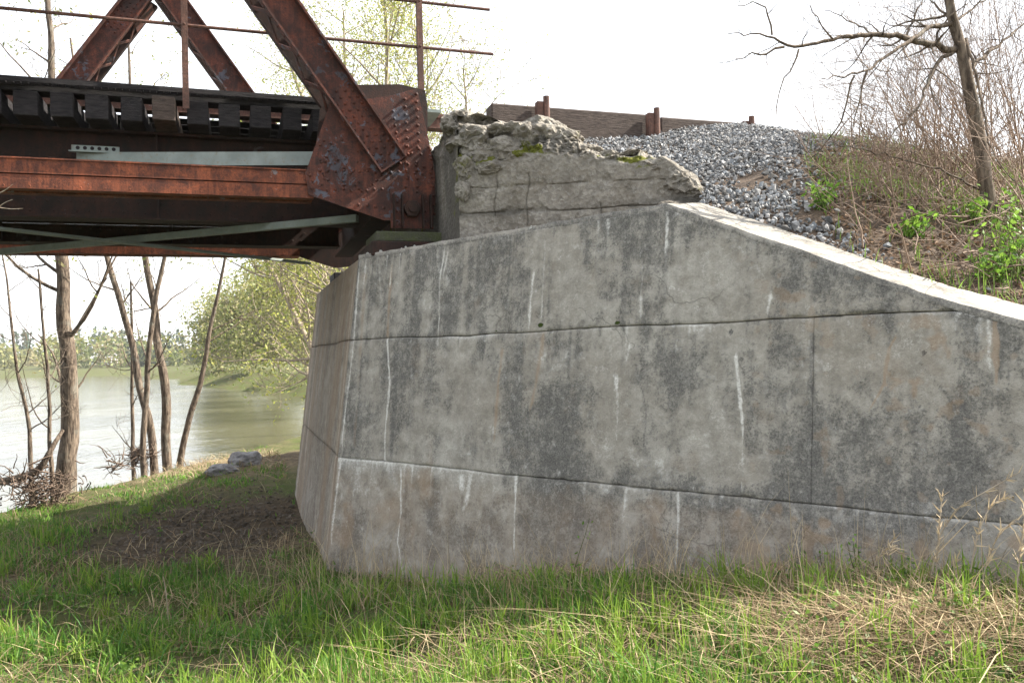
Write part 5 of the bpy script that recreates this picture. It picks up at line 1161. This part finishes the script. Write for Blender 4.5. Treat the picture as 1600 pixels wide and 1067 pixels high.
for i, (pts, r_, lab) in enumerate(STK):
    px, py = pts[0]; 
    zz = np.interp(px, [250, 700, 1000, 1400, 1600], [.0, .05, .35, .55, .62])
    if lab.startswith('reddish'): zz = .05
    g0 = onz(px, py, zz); d_ = g0[1]/ray(px, py)[1]
    rg = np.random.default_rng(1200+i); P = [at(a_, b_, d_+.02*k) for k, (a_, b_) in enumerate(pts)]; P[0][2] = min(P[0][2], float(ground_z(P[0][0], P[0][1])))-.02
    R = np.linspace(r_, r_*.45, len(P)); Pq, Rq = resample(P, R*.75, .02); T = Tubes(); T.add(Pq, Rq*1.4, 5)
    t = empty('dry_stalk', P[0], lab, 'stalk', 'tall dry stalks standing before the wall'); T.build('stem', M['dry'] if 'dry' in M else M['far_twig'], t)
    k = len(Pq); m_ = int(34 if px > 1300 else 8)
    if m_ and px > 300 and i != 14:
        hd = Pq[int(k*.5):]; idx = rg.integers(0, len(hd), m_); V = []; 
        for j in idx:
            d1 = unit(unit(Pq[min(k-1, int(k*.5)+j+1 if int(k*.5)+j+1 < k else k-1)]-Pq[int(k*.5)+j-1])*.8+rg.normal(0, .45, 3)); s1 = unit(np.cross(d1, rg.normal(0, 1, 3)))*.0035; L = rg.uniform(.015, .055)
            V += [hd[j]-s1, hd[j]+s1, hd[j]+d1*L+s1*.2, hd[j]+d1*L-s1*.2]
        tag(link('seed_head', mesh_np('seed_head', np.array(V), quads=np.arange(len(V)).reshape(-1, 4), smooth=False, attrs={'tint': np.tile([[.48, .38, .25]], (len(V), 1))}), M['straw'], t), kind='stuff')

# ------------------------------------------------------------------ rocks and mounds on the flat
def boulder(px, py, zz, rx, ry, rz, label, seed, mat='pale_rock'):
    rg = np.random.default_rng(seed); bm = bmesh.new(); bmesh.ops.create_icosphere(bm, subdivisions=5, radius=1); co = np.array([tuple(v.co) for v in bm.verts])
    d = .85*(fbm(co[:, 0]*1.6+seed, co[:, 1]*1.6, 3, 4, z=co[:, 2]*1.6)-.5)+.12*(fbm(co[:, 0]*7, co[:, 1]*7, 4, 3, z=co[:, 2]*7)-.5)
    p = onz(px, py, zz); g0 = float(ground_z(p[0], p[1])); co = co*(1+d)[:, None]*np.array([rx, ry, rz])+np.array([p[0], p[1], g0+rz*.25])
    for v, c in zip(bm.verts, co): v.co = c
    me = bpy.data.meshes.new('rock'); bm.to_mesh(me); bm.free()
    for f in me.polygons: f.use_smooth = True
    return tag(link('rock', me, M[mat]), label, 'rock')
boulder(383, 740, .0, .24, .24, .17, 'large pale rock on the grassy bank under the bridge', 5); boulder(350, 750, .0, .22, .18, .09, 'low pale rock just left of the large one', 9)
n = 2200; p = onz(330, 820, 0); x = p[0]+RNG.normal(0, .6, n); y = p[1]+RNG.normal(0, .9, n); ok = wall_side(x, y, .05); x, y = x[ok], y[ok]; n = len(x); g = RNG.uniform(.05, .14, n)
tag(rocks('mud_clods', np.stack([x, y, ground_z(x, y)+.0], 1), RNG.uniform(.008, .03, n), np.stack([g*1.1, g*.9, g*.7], 1), M['stone']), 'dark clods and small stones in the muddy hollow', None, None, 'stuff')
# near twig poking in at the left edge
T = Tubes(); rg = np.random.default_rng(5)
for pts, r_ in (([(-120, 330), (-40, 312), (5, 300), (20, 288)], .003), (([(-30, 312), (0, 325), (18, 327), (36, 326)]), .0022), ([(0, 322), (8, 316), (20, 312)], .0015)):
    P, R = resample([at(a_, b_, 3.2) for a_, b_ in pts], np.linspace(r_, .001, len(pts)), .01); T.add(P, R, 5)
T2 = [at(-120, 330, 3.2), at(-200, 380, 3.3), at(-330, 560, 3.4), at(-420, 900, 3.5)]; T2[-1][2] = float(ground_z(T2[-1][0], T2[-1][1])); P, R = resample(T2, [.003, .005, .008, .012], .05); T.add(P, R, 6)
tag(T.build('near_twig', M['bark_pale']), 'thin pale twig reaching in from the left edge', 'branch')
print('TRIS', sum(len(o.data.loop_triangles) if False else sum(1 for _ in ()) for o in []), len(bpy.data.objects), sum(len(me.polygons) for me in bpy.data.meshes))

# ------------------------------------------------------------------ pale spring haze
hz_ = MB(); hz_.box(lambda a, b, c: np.array([a, b, c]), -1300, 60, -30, 900, -6, 40)
hm, ht, ho = mat_new('haze'); pv = ht.nodes.new('ShaderNodeVolumePrincipled'); pv.inputs['Density'].default_value = .00025; pv.inputs['Color'].default_value = (.95, .97, 1, 1); ht.links.new(pv.outputs[0], ho.inputs[1])
tag(hz_.build('haze', hm), 'thin pale haze over the river', None, None, 'stuff')
